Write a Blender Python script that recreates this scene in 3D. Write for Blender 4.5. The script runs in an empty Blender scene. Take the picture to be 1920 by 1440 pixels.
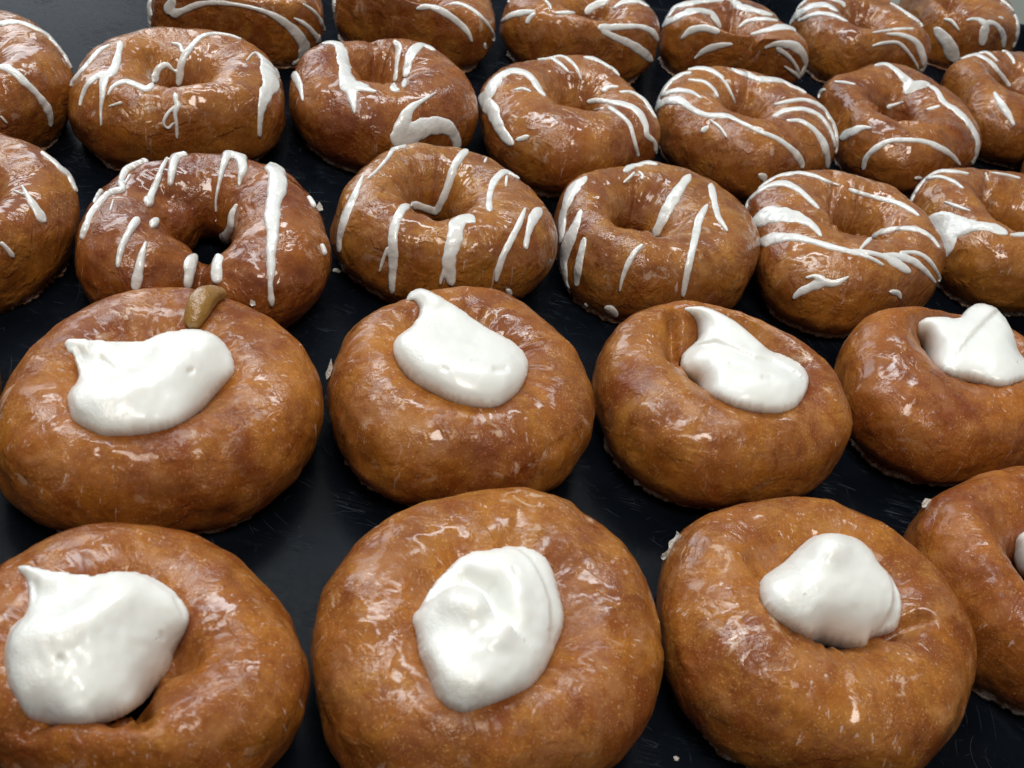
import bpy, bmesh, math, random
import numpy as np
from mathutils import Vector, Matrix
from mathutils.bvhtree import BVHTree
from mathutils.geometry import delaunay_2d_cdt

FIT_CAM_H = 0.250688
FIT_R = [[0.9652652, 0.2612721, -0.0], [0.1712693, -0.6327512, 0.7551773], [0.1973068, -0.7289463, -0.6555206]]
# every doughnut on the tray (metres): centre, hole centre, hole radius, outer radius (mm) every 22.5 degrees
DONUTS = {
'r1a': {'C': [-0.07024, 0.13251], 'Hc': [-0.06944, 0.12495], 'ri': 0.00833, 'Ro': [42.42, 40.81, 38.87, 38.68, 39.22, 40.16, 41.56, 41.8, 39.96, 37.2, 34.7, 32.89, 32.04, 32.77, 35.95, 40.41]},
'r1b': {'C': [0.01176, 0.16432], 'Hc': [0.00983, 0.16156], 'ri': 0.00638, 'Ro': [45.5, 48.62, 52.37, 54.91, 53.21, 49.28, 47.14, 46.07, 44.66, 44.86, 46.35, 45.55, 42.22, 39.68, 39.91, 42.39]},
'r1c': {'C': [0.10233, 0.19626], 'Hc': [0.10075, 0.20127], 'ri': 0.00981, 'Ro': [45.19, 48.54, 49.2, 49.69, 49.12, 47.3, 47.5, 47.88, 45.98, 45.44, 45.97, 43.4, 40.7, 40.93, 40.9, 41.38]},
'r1d': {'C': [0.17545, 0.23856], 'Hc': [0.17244, 0.23867], 'ri': 0.00841, 'Ro': [39.22, 44.82, 52.76, 55.66, 50.27, 43.84, 42.17, 41.7, 38.93, 36.54, 37.48, 40.12, 40.89, 39.07, 37.27, 37.23]},
'r2z': {'C': [-0.18121, 0.20036], 'Hc': [-0.17479, 0.19577], 'ri': 0.00561, 'Ro': [35.11, 36.69, 35.29, 32.96, 32.38, 33.32, 34.05, 33.82, 33.39, 33.2, 32.06, 29.72, 28.48, 29.34, 30.71, 32.42]},
'r2a': {'C': [-0.09939, 0.21605], 'Hc': [-0.1, 0.21246], 'ri': 0.00996, 'Ro': [46.45, 48.93, 49.69, 48.89, 48.54, 47.51, 44.4, 41.46, 40.91, 43.06, 46.5, 47.1, 43.3, 40.18, 41.22, 43.88]},
'r2b': {'C': [-0.01521, 0.25748], 'Hc': [-0.01874, 0.26021], 'ri': 0.00936, 'Ro': [43.91, 44.2, 44.75, 46.11, 47.06, 44.57, 41.59, 42.17, 42.94, 42.39, 44.21, 45.84, 43.16, 40.82, 42.3, 43.82]},
'r2c': {'C': [0.07254, 0.289], 'Hc': [0.0729, 0.29794], 'ri': 0.01368, 'Ro': [44.12, 43.01, 39.8, 35.87, 35.91, 39.96, 43.78, 45.75, 45.93, 45.41, 46.38, 46.79, 43.31, 39.94, 41.18, 43.7]},
'r2d': {'C': [0.16137, 0.33015], 'Hc': [0.16109, 0.34383], 'ri': 0.01306, 'Ro': [42.17, 42.96, 41.31, 37.66, 32.82, 31.46, 36.75, 42.51, 44.01, 46.23, 49.91, 48.05, 41.17, 36.84, 37.11, 39.54]},
'r3z': {'C': [-0.1969, 0.27646], 'Hc': [-0.18986, 0.26932], 'ri': 0.00681, 'Ro': [36.24, 37.86, 39.96, 42.0, 43.82, 43.53, 40.82, 38.13, 36.5, 35.43, 35.16, 35.43, 35.7, 36.33, 36.81, 36.29]},
'r3a': {'C': [-0.12002, 0.30216], 'Hc': [-0.113, 0.2817], 'ri': 0.00839, 'Ro': [43.92, 44.11, 43.7, 44.85, 45.61, 44.96, 44.41, 43.46, 41.75, 41.59, 41.6, 37.24, 30.57, 28.68, 33.31, 39.99]},
'r3b': {'C': [-0.04269, 0.35127], 'Hc': [-0.04522, 0.3497], 'ri': 0.010251000000000001, 'Ro': [45.72, 43.04, 40.72, 40.8, 41.35, 41.2, 40.16, 39.05, 40.19, 43.2, 44.58, 43.26, 40.89, 39.27, 40.66, 44.44]},
'r3c': {'C': [0.04276, 0.38018], 'Hc': [0.03233, 0.37423], 'ri': 0.00926, 'Ro': [41.96, 45.55, 48.13, 48.44, 46.6, 42.79, 41.45, 43.43, 43.23, 42.51, 45.91, 47.45, 43.16, 40.16, 40.8, 40.89]},
'r3d': {'C': [0.12459, 0.41245], 'Hc': [0.12675, 0.41851], 'ri': 0.009205499999999998, 'Ro': [42.61, 43.78, 47.02, 50.68, 49.98, 47.39, 47.66, 46.72, 42.17, 42.67, 50.88, 55.08, 48.76, 40.25, 37.97, 40.48]},
'r3e': {'C': [0.20194, 0.46129], 'Hc': [0.20231, 0.46172], 'ri': 0.01196, 'Ro': [39.87, 45.16, 54.37, 57.32, 51.54, 45.73, 44.59, 42.72, 37.35, 35.42, 41.07, 46.85, 45.98, 42.58, 41.49, 40.48]},
'r4z': {'C': [-0.24044, 0.35895], 'Hc': [-0.23423, 0.35251], 'ri': 0.00692, 'Ro': [38.57, 39.58, 40.17, 41.99, 44.97, 44.54, 39.39, 34.05, 31.97, 33.46, 36.98, 39.21, 38.87, 38.27, 38.27, 38.1]},
'r4a': {'C': [-0.16718, 0.39078], 'Hc': [-0.16363, 0.38645], 'ri': 0.00874, 'Ro': [44.17, 44.8, 46.66, 47.28, 44.63, 41.38, 38.77, 36.69, 37.18, 40.83, 44.85, 45.73, 41.85, 36.91, 37.21, 41.7]},
'r4b': {'C': [-0.0888, 0.43133], 'Hc': [-0.09319, 0.43529], 'ri': 0.0069440000000000005, 'Ro': [41.65, 42.7, 43.59, 45.56, 42.03, 34.49, 33.45, 38.81, 41.84, 41.47, 41.68, 42.46, 41.55, 38.15, 35.42, 37.56]},
'r4c': {'C': [-0.00642, 0.46029], 'Hc': [-0.00534, 0.4614], 'ri': 0.007648000000000001, 'Ro': [42.71, 41.44, 42.08, 47.24, 49.89, 45.47, 41.7, 43.02, 43.27, 41.82, 44.63, 49.39, 49.06, 44.52, 41.55, 42.01]},
'r4d': {'C': [0.07969, 0.5006], 'Hc': [0.0747, 0.49821], 'ri': 0.008176000000000001, 'Ro': [45.85, 47.5, 47.34, 46.87, 45.28, 45.05, 46.97, 47.32, 45.72, 45.08, 46.02, 47.9, 48.09, 43.6, 39.02, 40.97]},
'r4e': {'C': [0.16376, 0.5548], 'Hc': [0.15684, 0.54953], 'ri': 0.010608, 'Ro': [43.7, 44.11, 47.76, 54.55, 55.92, 49.38, 44.89, 45.64, 43.53, 40.24, 45.38, 54.08, 53.75, 46.11, 41.58, 42.4]},
'r4f': {'C': [0.2429, 0.62909], 'Hc': [0.23703, 0.62411], 'ri': 0.01206, 'Ro': [42.68, 48.81, 58.66, 63.18, 56.89, 46.77, 43.62, 44.06, 40.19, 40.63, 52.65, 61.06, 54.34, 44.57, 42.01, 41.98]},
'r4g': {'C': [0.28597, 0.55917], 'Hc': [0.27245, 0.54381], 'ri': 0.012, 'Ro': [49.52, 55.52, 60.83, 59.0, 50.29, 42.54, 41.33, 45.56, 49.55, 49.53, 47.7, 45.81, 41.93, 38.25, 39.75, 44.69]},
'r5a': {'C': [-0.1755, 0.47867], 'Hc': [-0.17177, 0.46701], 'ri': 0.00939, 'Ro': [38.23, 43.15, 45.25, 42.67, 36.65, 32.64, 30.12, 28.19, 32.42, 39.31, 37.2, 28.59, 24.16, 23.94, 25.56, 31.09]},
'r5b': {'C': [-0.09973, 0.52997], 'Hc': [-0.09986, 0.51812], 'ri': 0.01093, 'Ro': [43.92, 44.3, 45.22, 45.54, 43.74, 40.02, 35.09, 34.49, 39.46, 39.27, 30.87, 25.54, 26.61, 28.55, 32.82, 40.01]},
'r5c': {'C': [-0.0144, 0.5686], 'Hc': [-0.01009, 0.55993], 'ri': 0.009176, 'Ro': [43.21, 45.22, 48.25, 50.48, 47.0, 40.26, 36.23, 37.05, 41.22, 44.51, 43.45, 39.67, 35.76, 32.7, 33.42, 38.67]},
'r5d': {'C': [0.07265, 0.6087], 'Hc': [0.06873, 0.58941], 'ri': 0.01034, 'Ro': [41.41, 35.8, 33.64, 37.59, 39.18, 37.54, 37.62, 39.96, 43.07, 44.67, 42.09, 36.65, 30.98, 27.18, 30.15, 38.76]},
'r5e': {'C': [0.15098, 0.6688], 'Hc': [0.14743, 0.65754], 'ri': 0.009680000000000001, 'Ro': [43.51, 42.84, 46.42, 49.69, 45.02, 37.22, 36.68, 41.05, 41.37, 40.64, 45.71, 49.26, 42.57, 34.3, 35.84, 42.11]},
'r5f': {'C': [0.22584, 0.74866], 'Hc': [0.21215, 0.72375], 'ri': 0.0123, 'Ro': [41.73, 45.7, 58.36, 67.46, 58.35, 43.08, 39.19, 40.56, 36.86, 35.32, 43.25, 51.58, 49.03, 39.69, 36.12, 39.51]},
}
VIEWS = {'A': (0, 0, 3), 'B': (600, 0, 3), 'C': (1200, 0, 2.6667), 'E': (600, 240, 3), 'F': (1280, 240, 3), 'L': (0, 240, 3), 'T': (1700, 0, 8.727), 'N': (0, 0, 6.4)}
# icing lines: (traced frame, [(x, y, width), ...])
STROKES = {
'r4a': [('A', [(620, 255, 10), (560, 285, 28), (500, 350, 34), (440, 420, 30), (400, 470, 26), (392, 490, 14)]), ('A', [(678, 235, 36), (665, 310, 32), (640, 390, 50), (600, 420, 70), (545, 430, 45), (490, 480, 30), (460, 550, 20), (450, 600, 8)]), ('A', [(600, 410, 60), (580, 470, 50), (575, 540, 30), (568, 620, 14), (570, 710, 8)]), ('A', [(605, 540, 6), (635, 490, 24), (700, 460, 34), (760, 475, 32), (830, 500, 40), (865, 450, 34), (890, 390, 34), (935, 365, 30), (975, 395, 14), (1010, 410, 25)]), ('A', [(1360, 225, 6), (1290, 200, 14), (1200, 190, 20), (1130, 210, 28), (1070, 270, 32), (1035, 320, 40), (1015, 380, 38), (1010, 440, 36), (1000, 490, 24)]), ('A', [(960, 245, 12), (1010, 255, 20), (1025, 300, 24)]), ('A', [(985, 525, 38), (990, 570, 24), (1000, 590, 30), (985, 640, 20), (993, 700, 16), (995, 780, 10)]), ('A', [(1000, 590, 16), (950, 630, 16), (920, 690, 12), (945, 720, 10), (975, 690, 6)]), ('A', [(1385, 345, 6), (1430, 300, 14), (1480, 330, 30), (1520, 380, 80), (1530, 440, 90), (1520, 480, 70), (1490, 540, 50), (1470, 620, 28), (1462, 700, 20), (1460, 770, 12)]), ('A', [(1550, 390, 50), (1560, 440, 44)]), ('A', [(610, 600, 6), (690, 575, 18)])],
'r4b': [('A', [(1640, 400, 40), (1670, 450, 50), (1690, 500, 30), (1705, 570, 10)]), ('B', [(10, 250, 20), (60, 240, 36), (110, 260, 50), (135, 340, 60), (150, 420, 70), (170, 480, 110), (210, 480, 80), (260, 500, 40), (320, 520, 8)]), ('B', [(170, 460, 110), (180, 540, 60), (190, 600, 30), (195, 640, 6)]), ('B', [(420, 228, 36), (440, 270, 44), (432, 350, 30), (425, 430, 26), (415, 500, 40), (450, 505, 30)]), ('B', [(470, 495, 24), (480, 430, 40), (500, 340, 54), (530, 280, 60), (580, 250, 40), (650, 290, 20)]), ('B', [(655, 520, 6), (570, 570, 24), (510, 610, 50), (475, 680, 70), (455, 760, 110), (440, 830, 90)]), ('B', [(430, 810, 90), (480, 790, 120), (560, 770, 120)]), ('B', [(450, 770, 90), (540, 740, 100), (640, 710, 100), (720, 720, 80), (765, 780, 60), (775, 850, 44)])],
'r4c': [('B', [(890, 560, 90), (930, 540, 110), (970, 480, 80), (1010, 430, 60), (1080, 400, 46), (1150, 410, 44), (1200, 450, 44), (1230, 500, 34), (1265, 545, 20)]), ('B', [(905, 580, 80), (960, 610, 80), (990, 680, 60), (1020, 740, 54), (1060, 790, 50), (1090, 815, 36)]), ('B', [(1100, 790, 20), (1150, 775, 30), (1180, 765, 14)]), ('B', [(1090, 510, 8), (1140, 500, 16), (1190, 520, 8)]), ('B', [(1210, 318, 10), (1280, 315, 20), (1350, 360, 26), (1400, 410, 10)]), ('B', [(1300, 312, 10), (1380, 325, 20), (1440, 380, 18), (1470, 450, 10)]), ('B', [(1480, 325, 10), (1540, 330, 40), (1620, 355, 30), (1680, 385, 30), (1700, 410, 24)]), ('B', [(1590, 520, 30), (1620, 490, 26), (1680, 490, 14)]), ('B', [(1680, 520, 10), (1750, 520, 20), (1820, 560, 26), (1860, 620, 22), (1890, 670, 10)]), ('B', [(1500, 575, 24), (1560, 565, 30), (1640, 575, 34), (1720, 590, 44), (1790, 630, 50), (1830, 700, 36), (1840, 760, 34), (1880, 800, 28), (1893, 870, 30)]), ('B', [(1620, 600, 30), (1680, 640, 26), (1740, 700, 26), (1765, 780, 20), (1790, 880, 22)]), ('B', [(1540, 620, 8), (1600, 610, 14)])],
'r5a': [('A', [(850, -10, 40), (830, 50, 46), (835, 110, 40), (850, 155, 34)]), ('A', [(980, -10, 40), (950, 50, 70), (960, 80, 70)]), ('A', [(960, 85, 50), (1030, 60, 30), (1120, 25, 24), (1230, 15, 20), (1380, 35, 16), (1500, 70, 24), (1590, 120, 44), (1670, 190, 60), (1710, 260, 56), (1700, 320, 40), (1650, 370, 20)]), ('A', [(1700, 20, 8), (1760, 60, 18), (1800, 110, 18), (1825, 170, 16)]), ('A', [(1650, 100, 8), (1720, 140, 24), (1775, 200, 34), (1800, 235, 30)])],
'r5b': [('B', [(90, -20, 20), (60, 30, 30), (50, 70, 16)]), ('B', [(540, 50, 10), (620, 35, 46), (700, 70, 44), (780, 130, 36), (830, 180, 30), (855, 235, 14)]), ('B', [(700, 40, 8), (770, 20, 24), (850, 50, 22), (920, 110, 22), (970, 180, 16), (985, 240, 8)]), ('B', [(925, 240, 16), (930, 275, 14)])],
'r5c': [('B', [(1020, 120, 20), (1080, 85, 40), (1150, 70, 36), (1215, 65, 14)]), ('B', [(1215, 75, 12), (1180, 100, 26), (1160, 135, 24)]), ('B', [(1250, -20, 10), (1290, 30, 16), (1300, 60, 8)]), ('B', [(1320, 75, 16), (1380, 70, 24), (1440, 75, 16)]), ('B', [(1490, 80, 40), (1530, 40, 44), (1590, 10, 50), (1620, -20, 40)]), ('B', [(1650, 50, 10), (1700, 15, 36), (1780, 5, 40), (1850, 40, 20)]), ('B', [(1560, 160, 10), (1590, 155, 46), (1700, 150, 34), (1800, 150, 30), (1870, 180, 40), (1905, 230, 40)]), ('B', [(1580, 170, 30), (1660, 210, 36), (1740, 245, 40), (1810, 290, 50), (1870, 340, 40)]), ('B', [(1030, 10, 12), (1060, -10, 20)])],
'r5d': [('C', [(110, 90, 30), (160, 40, 44), (240, 15, 40), (330, 5, 30), (420, 0, 20)]), ('C', [(100, 130, 40), (180, 90, 44), (260, 55, 46), (340, 60, 40), (380, 100, 40), (410, 160, 14)]), ('C', [(205, 195, 12), (250, 155, 34), (320, 140, 36), (400, 160, 30)]), ('C', [(270, 295, 8), (320, 255, 26), (390, 230, 26), (465, 220, 10)]), ('C', [(430, -10, 20), (500, 30, 50), (570, 50, 40), (660, 75, 30)]), ('C', [(490, 140, 10), (540, 105, 24), (620, 95, 26), (690, 105, 14)]), ('C', [(550, 175, 12), (640, 150, 30), (720, 135, 44), (790, 150, 30)]), ('C', [(620, 240, 8), (680, 220, 20), (760, 225, 50), (810, 260, 50), (830, 320, 44), (810, 390, 24)]), ('C', [(680, 240, 20), (740, 280, 16), (780, 330, 16), (800, 380, 14)]), ('C', [(720, 330, 8), (770, 365, 14), (800, 395, 14)])],
'r5e': [('C', [(765, 45, 10), (810, 10, 24), (860, -15, 30)]), ('C', [(738, 115, 36), (790, 70, 44), (860, 30, 44), (930, 25, 40), (990, 60, 24)]), ('C', [(790, 105, 20), (880, 70, 28), (960, 75, 28), (1040, 110, 14)]), ('C', [(940, -10, 20), (1010, 15, 30), (1020, 40, 14)]), ('C', [(1250, 15, 10), (1310, 50, 20), (1370, 90, 30), (1430, 130, 24)]), ('C', [(1160, 165, 8), (1220, 155, 12), (1290, 145, 16), (1370, 145, 8)]), ('C', [(1160, 230, 8), (1220, 215, 14), (1290, 215, 16), (1340, 260, 16), (1380, 320, 14), (1390, 350, 10)]), ('C', [(1230, 170, 10), (1310, 175, 24), (1380, 210, 36), (1415, 280, 44), (1425, 340, 40), (1425, 370, 30)])],
'r5f': [('C', [(1470, 140, 16), (1500, 170, 36), (1540, 220, 50), (1570, 290, 60), (1570, 310, 50)]), ('T', [(1540, -10, 80), (1680, 100, 80), (1790, 260, 90), (1825, 440, 110), (1805, 620, 90), (1740, 780, 70)]), ('T', [(970, 340, 30), (1080, 310, 60), (1200, 330, 120), (1290, 400, 160), (1280, 520, 200), (1260, 640, 220), (1250, 740, 180)]), ('T', [(1280, 380, 120), (1400, 370, 90), (1500, 440, 100), (1570, 560, 110), (1590, 680, 110), (1580, 780, 80)]), ('T', [(600, 310, 20), (720, 340, 50), (800, 420, 40), (860, 500, 20)]), ('T', [(1380, 160, 30), (1390, 280, 50)]), ('T', [(1520, 290, 120), (1560, 290, 120)])],
'r4d': [('C', [(62, 545, 70), (90, 490, 50), (140, 420, 44), (200, 375, 30), (260, 365, 16)]), ('C', [(240, 350, 20), (300, 340, 34), (360, 355, 34), (420, 395, 20)]), ('C', [(240, 400, 10), (320, 410, 20), (370, 450, 20), (390, 490, 10)]), ('C', [(380, 370, 8), (430, 420, 16), (460, 480, 12), (475, 520, 6)]), ('C', [(100, 480, 24), (170, 455, 34), (250, 460, 28), (310, 495, 10)]), ('C', [(70, 545, 50), (130, 505, 50), (200, 505, 50), (260, 545, 34), (330, 575, 34), (430, 580, 32), (510, 615, 24), (590, 655, 24), (680, 690, 26), (750, 740, 34), (795, 790, 44), (815, 840, 40)]), ('C', [(350, 600, 10), (400, 640, 16), (435, 690, 8)]), ('C', [(305, 660, 30), (345, 630, 16)]), ('C', [(455, 345, 14), (520, 370, 34), (600, 395, 38), (690, 400, 40), (770, 425, 40), (830, 470, 14)]), ('C', [(670, 525, 8), (750, 505, 22), (830, 500, 22), (900, 530, 30), (960, 590, 30), (985, 660, 28), (990, 730, 20), (980, 770, 14)]), ('C', [(645, 605, 14), (700, 565, 24), (780, 545, 28), (850, 555, 28), (910, 590, 24), (960, 670, 20), (975, 740, 16)]), ('C', [(730, 605, 14), (800, 605, 26), (860, 640, 30), (910, 700, 44), (935, 770, 44), (940, 840, 34)]), ('C', [(590, 870, 20), (620, 890, 40), (610, 905, 30)])],
'r4e': [('C', [(1170, 330, 12), (1230, 320, 30), (1290, 360, 40), (1340, 410, 60), (1360, 440, 90), (1420, 420, 40), (1480, 450, 30), (1520, 510, 36), (1580, 550, 50), (1640, 610, 50), (1685, 690, 46), (1685, 760, 40), (1660, 820, 26)]), ('C', [(1345, 440, 70), (1325, 475, 16)]), ('C', [(970, 410, 14), (1020, 412, 16), (1080, 425, 6)]), ('C', [(870, 480, 16), (900, 460, 20), (930, 450, 8)]), ('C', [(1230, 540, 24), (1270, 525, 16), (1320, 510, 6)]), ('C', [(1000, 690, 50), (1060, 660, 50), (1110, 640, 30), (1160, 640, 8)]), ('C', [(1115, 850, 10), (1130, 790, 20), (1180, 740, 28), (1250, 705, 26), (1340, 700, 24), (1430, 710, 28), (1510, 745, 36), (1560, 780, 26), (1600, 825, 14)]), ('C', [(1430, 550, 10), (1500, 530, 16)]), ('C', [(1370, 890, 16), (1410, 890, 10)])],
'r4f': [('C', [(1590, 290, 20), (1640, 265, 36), (1700, 280, 34), (1760, 320, 30), (1810, 380, 26), (1850, 435, 18)]), ('C', [(1690, 262, 14), (1740, 265, 18), (1790, 310, 10)]), ('C', [(1770, 250, 14), (1830, 258, 20), (1865, 300, 18), (1870, 325, 10)]), ('C', [(1770, 460, 16), (1800, 510, 34), (1840, 570, 34), (1870, 630, 16)])],
'r4z': [('N', [(-60, 320, 60), (0, 290, 110), (100, 270, 90), (250, 275, 80), (380, 320, 80), (500, 380, 90), (620, 450, 70), (740, 550, 60), (830, 650, 50), (900, 750, 40), (925, 820, 20)]), ('N', [(-80, 800, 60), (0, 800, 70), (90, 820, 90), (190, 880, 80), (280, 970, 80), (400, 1080, 60), (500, 1200, 60), (580, 1320, 60), (610, 1440, 40), (600, 1520, 20)]), ('A', [(0, 650, 10), (40, 695, 10)])],
'r3z': [('L', [(230, 135, 12), (290, 180, 40), (340, 225, 44), (390, 265, 50), (425, 310, 40), (435, 360, 14)]), ('L', [(122, 325, 10), (160, 390, 20), (200, 450, 34), (235, 505, 44), (255, 530, 30)]), ('L', [(75, 355, 6), (130, 375, 8)]), ('L', [(0, 640, 20), (40, 680, 20), (75, 725, 20)])],
'r3a': [('L', [(530, 425, 16), (550, 385, 18), (575, 345, 14)]), ('L', [(810, 165, 14), (750, 180, 40), (710, 240, 44), (680, 310, 34), (690, 350, 30), (620, 370, 34), (560, 430, 36), (510, 500, 36), (485, 570, 30), (460, 630, 14)]), ('L', [(735, 260, 8), (700, 320, 10)]), ('L', [(640, 400, 6), (620, 470, 8)]), ('L', [(945, 160, 8), (910, 230, 24), (880, 310, 34), (845, 390, 30), (825, 440, 44)]), ('L', [(1040, 110, 50), (1000, 130, 60), (980, 190, 50), (965, 260, 40), (955, 330, 20)]), ('L', [(1215, 475, 10), (1215, 400, 10), (1235, 300, 20), (1255, 220, 34), (1285, 145, 60), (1320, 135, 50), (1355, 180, 54), (1365, 240, 50), (1350, 290, 24), (1345, 330, 8)]), ('L', [(1212, 520, 36), (1218, 522, 36)]), ('L', [(1335, 425, 8), (1310, 490, 30), (1300, 560, 44), (1270, 620, 60), (1240, 700, 76), (1220, 790, 70), (1225, 880, 60)]), ('L', [(1520, 200, 60), (1560, 260, 90), (1560, 340, 110), (1535, 430, 96), (1530, 520, 90), (1535, 600, 70), (1525, 700, 56), (1525, 800, 44), (1520, 880, 26), (1525, 960, 30), (1528, 1005, 14)]), ('L', [(775, 510, 40), (730, 580, 40), (690, 660, 34), (670, 730, 30), (662, 790, 14)]), ('L', [(880, 515, 30), (850, 560, 24)]), ('L', [(820, 640, 8), (800, 710, 34), (785, 780, 50), (770, 860, 56), (760, 915, 50)]), ('L', [(1105, 700, 24), (1070, 770, 50), (1060, 830, 40), (1048, 905, 34)]), ('L', [(1730, 385, 10), (1755, 425, 16), (1765, 450, 12)]), ('L', [(1805, 650, 12), (1825, 720, 20)])],
'r3b': [('E', [(470, 85, 50), (420, 110, 30), (380, 170, 20), (320, 240, 16), (265, 290, 8)]), ('E', [(245, 265, 10), (215, 330, 30), (170, 430, 50), (130, 530, 54), (110, 620, 40), (108, 700, 20)]), ('E', [(830, 118, 36), (790, 160, 50), (750, 230, 44), (720, 320, 44), (690, 400, 40), (665, 450, 40), (660, 480, 36)]), ('E', [(665, 480, 30), (600, 455, 40), (530, 435, 44), (470, 450, 50), (430, 520, 54), (410, 600, 54), (410, 690, 60), (410, 780, 50), (405, 860, 40), (405, 930, 30)]), ('E', [(380, 670, 14), (355, 740, 16), (335, 810, 8)]), ('E', [(870, 540, 20), (840, 510, 60), (800, 510, 80), (770, 540, 90), (760, 610, 90), (740, 680, 80), (725, 760, 80), (735, 850, 60), (745, 885, 50)]), ('E', [(710, 780, 30), (685, 840, 20), (675, 880, 12)]), ('E', [(935, 170, 20), (925, 200, 10)]), ('E', [(1120, 290, 10), (1080, 260, 24), (1030, 250, 40), (980, 300, 40), (955, 370, 36), (950, 430, 36), (955, 475, 34)]), ('E', [(1050, 270, 16), (1045, 335, 10)]), ('E', [(1155, 450, 14), (1120, 540, 34), (1070, 640, 36), (1030, 720, 36), (1000, 810, 34), (990, 865, 20)]), ('E', [(1240, 455, 80), (1200, 510, 56), (1175, 580, 36), (1160, 650, 28), (1158, 685, 20)]), ('E', [(1050, 905, 40), (1075, 940, 30)])],
'r3c': [('E', [(1500, 275, 20), (1430, 330, 80), (1390, 410, 60), (1365, 500, 60), (1360, 590, 50), (1355, 650, 20)]), ('E', [(1470, 460, 16), (1430, 560, 50), (1390, 660, 70), (1370, 740, 70), (1375, 830, 60), (1385, 900, 50)]), ('E', [(1490, 615, 20), (1470, 700, 36), (1450, 800, 36), (1443, 890, 20)]), ('E', [(1710, 250, 30), (1760, 210, 44), (1840, 195, 40), (1900, 210, 20)]), ('E', [(1770, 250, 16), (1740, 280, 16), (1705, 310, 10)]), ('E', [(1790, 245, 16), (1815, 270, 16), (1805, 295, 12)]), ('E', [(1815, 655, 20), (1770, 700, 30), (1730, 770, 30), (1700, 850, 20), (1685, 920, 8)]), ('C', [(250, 875, 36), (200, 940, 50), (150, 1020, 60), (110, 1100, 50), (70, 1190, 40), (60, 1215, 24)]), ('C', [(355, 920, 40), (370, 1000, 36), (390, 1080, 30), (420, 1130, 24), (437, 1160, 12)]), ('F', [(140, 430, 10), (120, 460, 30), (90, 520, 44), (70, 620, 40), (40, 750, 40), (15, 870, 36), (0, 950, 20)]), ('E', [(1490, 990, 40), (1510, 1000, 30)]), ('E', [(1600, 1005, 50), (1640, 1030, 40), (1670, 1060, 24)])],
'r3d': [('F', [(350, 460, 14), (380, 400, 30), (440, 350, 30), (500, 320, 36), (570, 310, 50), (640, 340, 44), (700, 390, 36), (750, 440, 26), (765, 460, 14)]), ('F', [(430, 350, 20), (470, 295, 30), (550, 255, 34), (650, 252, 30), (740, 270, 24), (810, 300, 20), (880, 325, 10)]), ('F', [(395, 520, 100), (450, 500, 110), (530, 490, 110), (620, 500, 90), (700, 530, 60), (750, 570, 40), (780, 615, 20)]), ('F', [(435, 640, 90), (520, 620, 70), (620, 615, 50), (720, 635, 40), (820, 665, 40), (920, 690, 34), (1010, 715, 24), (1080, 745, 20), (1130, 775, 12)]), ('F', [(950, 690, 16), (1040, 700, 24), (1120, 720, 30), (1180, 750, 50), (1240, 785, 54), (1280, 810, 40)]), ('F', [(1120, 715, 20), (1210, 720, 40), (1300, 750, 46), (1370, 810, 30), (1420, 870, 16)]), ('F', [(1220, 700, 14), (1320, 705, 24), (1390, 750, 24), (1440, 830, 16), (1450, 880, 12)]), ('F', [(995, 685, 10), (1060, 620, 24), (1140, 580, 30), (1240, 565, 30), (1330, 575, 34), (1400, 620, 24), (1445, 680, 14)]), ('F', [(930, 345, 24), (1010, 370, 24), (1100, 395, 28), (1200, 420, 36), (1280, 460, 36), (1330, 500, 16)]), ('F', [(690, 845, 14), (740, 835, 24), (780, 865, 60), (720, 895, 50), (660, 925, 40), (620, 960, 20)]), ('F', [(780, 865, 50), (850, 875, 40), (900, 855, 24), (935, 835, 8)]), ('F', [(1160, 920, 20), (1210, 930, 36), (1225, 960, 20)])],
'r3e': [('F', [(1245, 400, 20), (1300, 320, 36), (1370, 268, 34), (1450, 243, 30), (1530, 245, 26), (1610, 260, 12)]), ('F', [(1360, 290, 14), (1440, 275, 24), (1520, 300, 28), (1580, 345, 14)]), ('F', [(1470, 415, 10), (1540, 440, 22), (1620, 470, 8)]), ('F', [(1380, 510, 70), (1430, 540, 130), (1500, 540, 130), (1570, 550, 110), (1660, 550, 60), (1740, 560, 66), (1800, 590, 80), (1820, 605, 60)]), ('F', [(1365, 520, 90), (1400, 545, 130), (1460, 565, 170), (1560, 560, 140), (1640, 560, 70)]), ('F', [(1445, 600, 120), (1490, 640, 80), (1480, 700, 40), (1468, 730, 16)]), ('F', [(1840, 605, 14), (1900, 600, 26), (1960, 590, 30)]), ('F', [(1700, 250, 8), (1720, 300, 12)]), ('F', [(1730, 252, 8), (1820, 265, 12), (1900, 285, 12)])],
}
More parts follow.
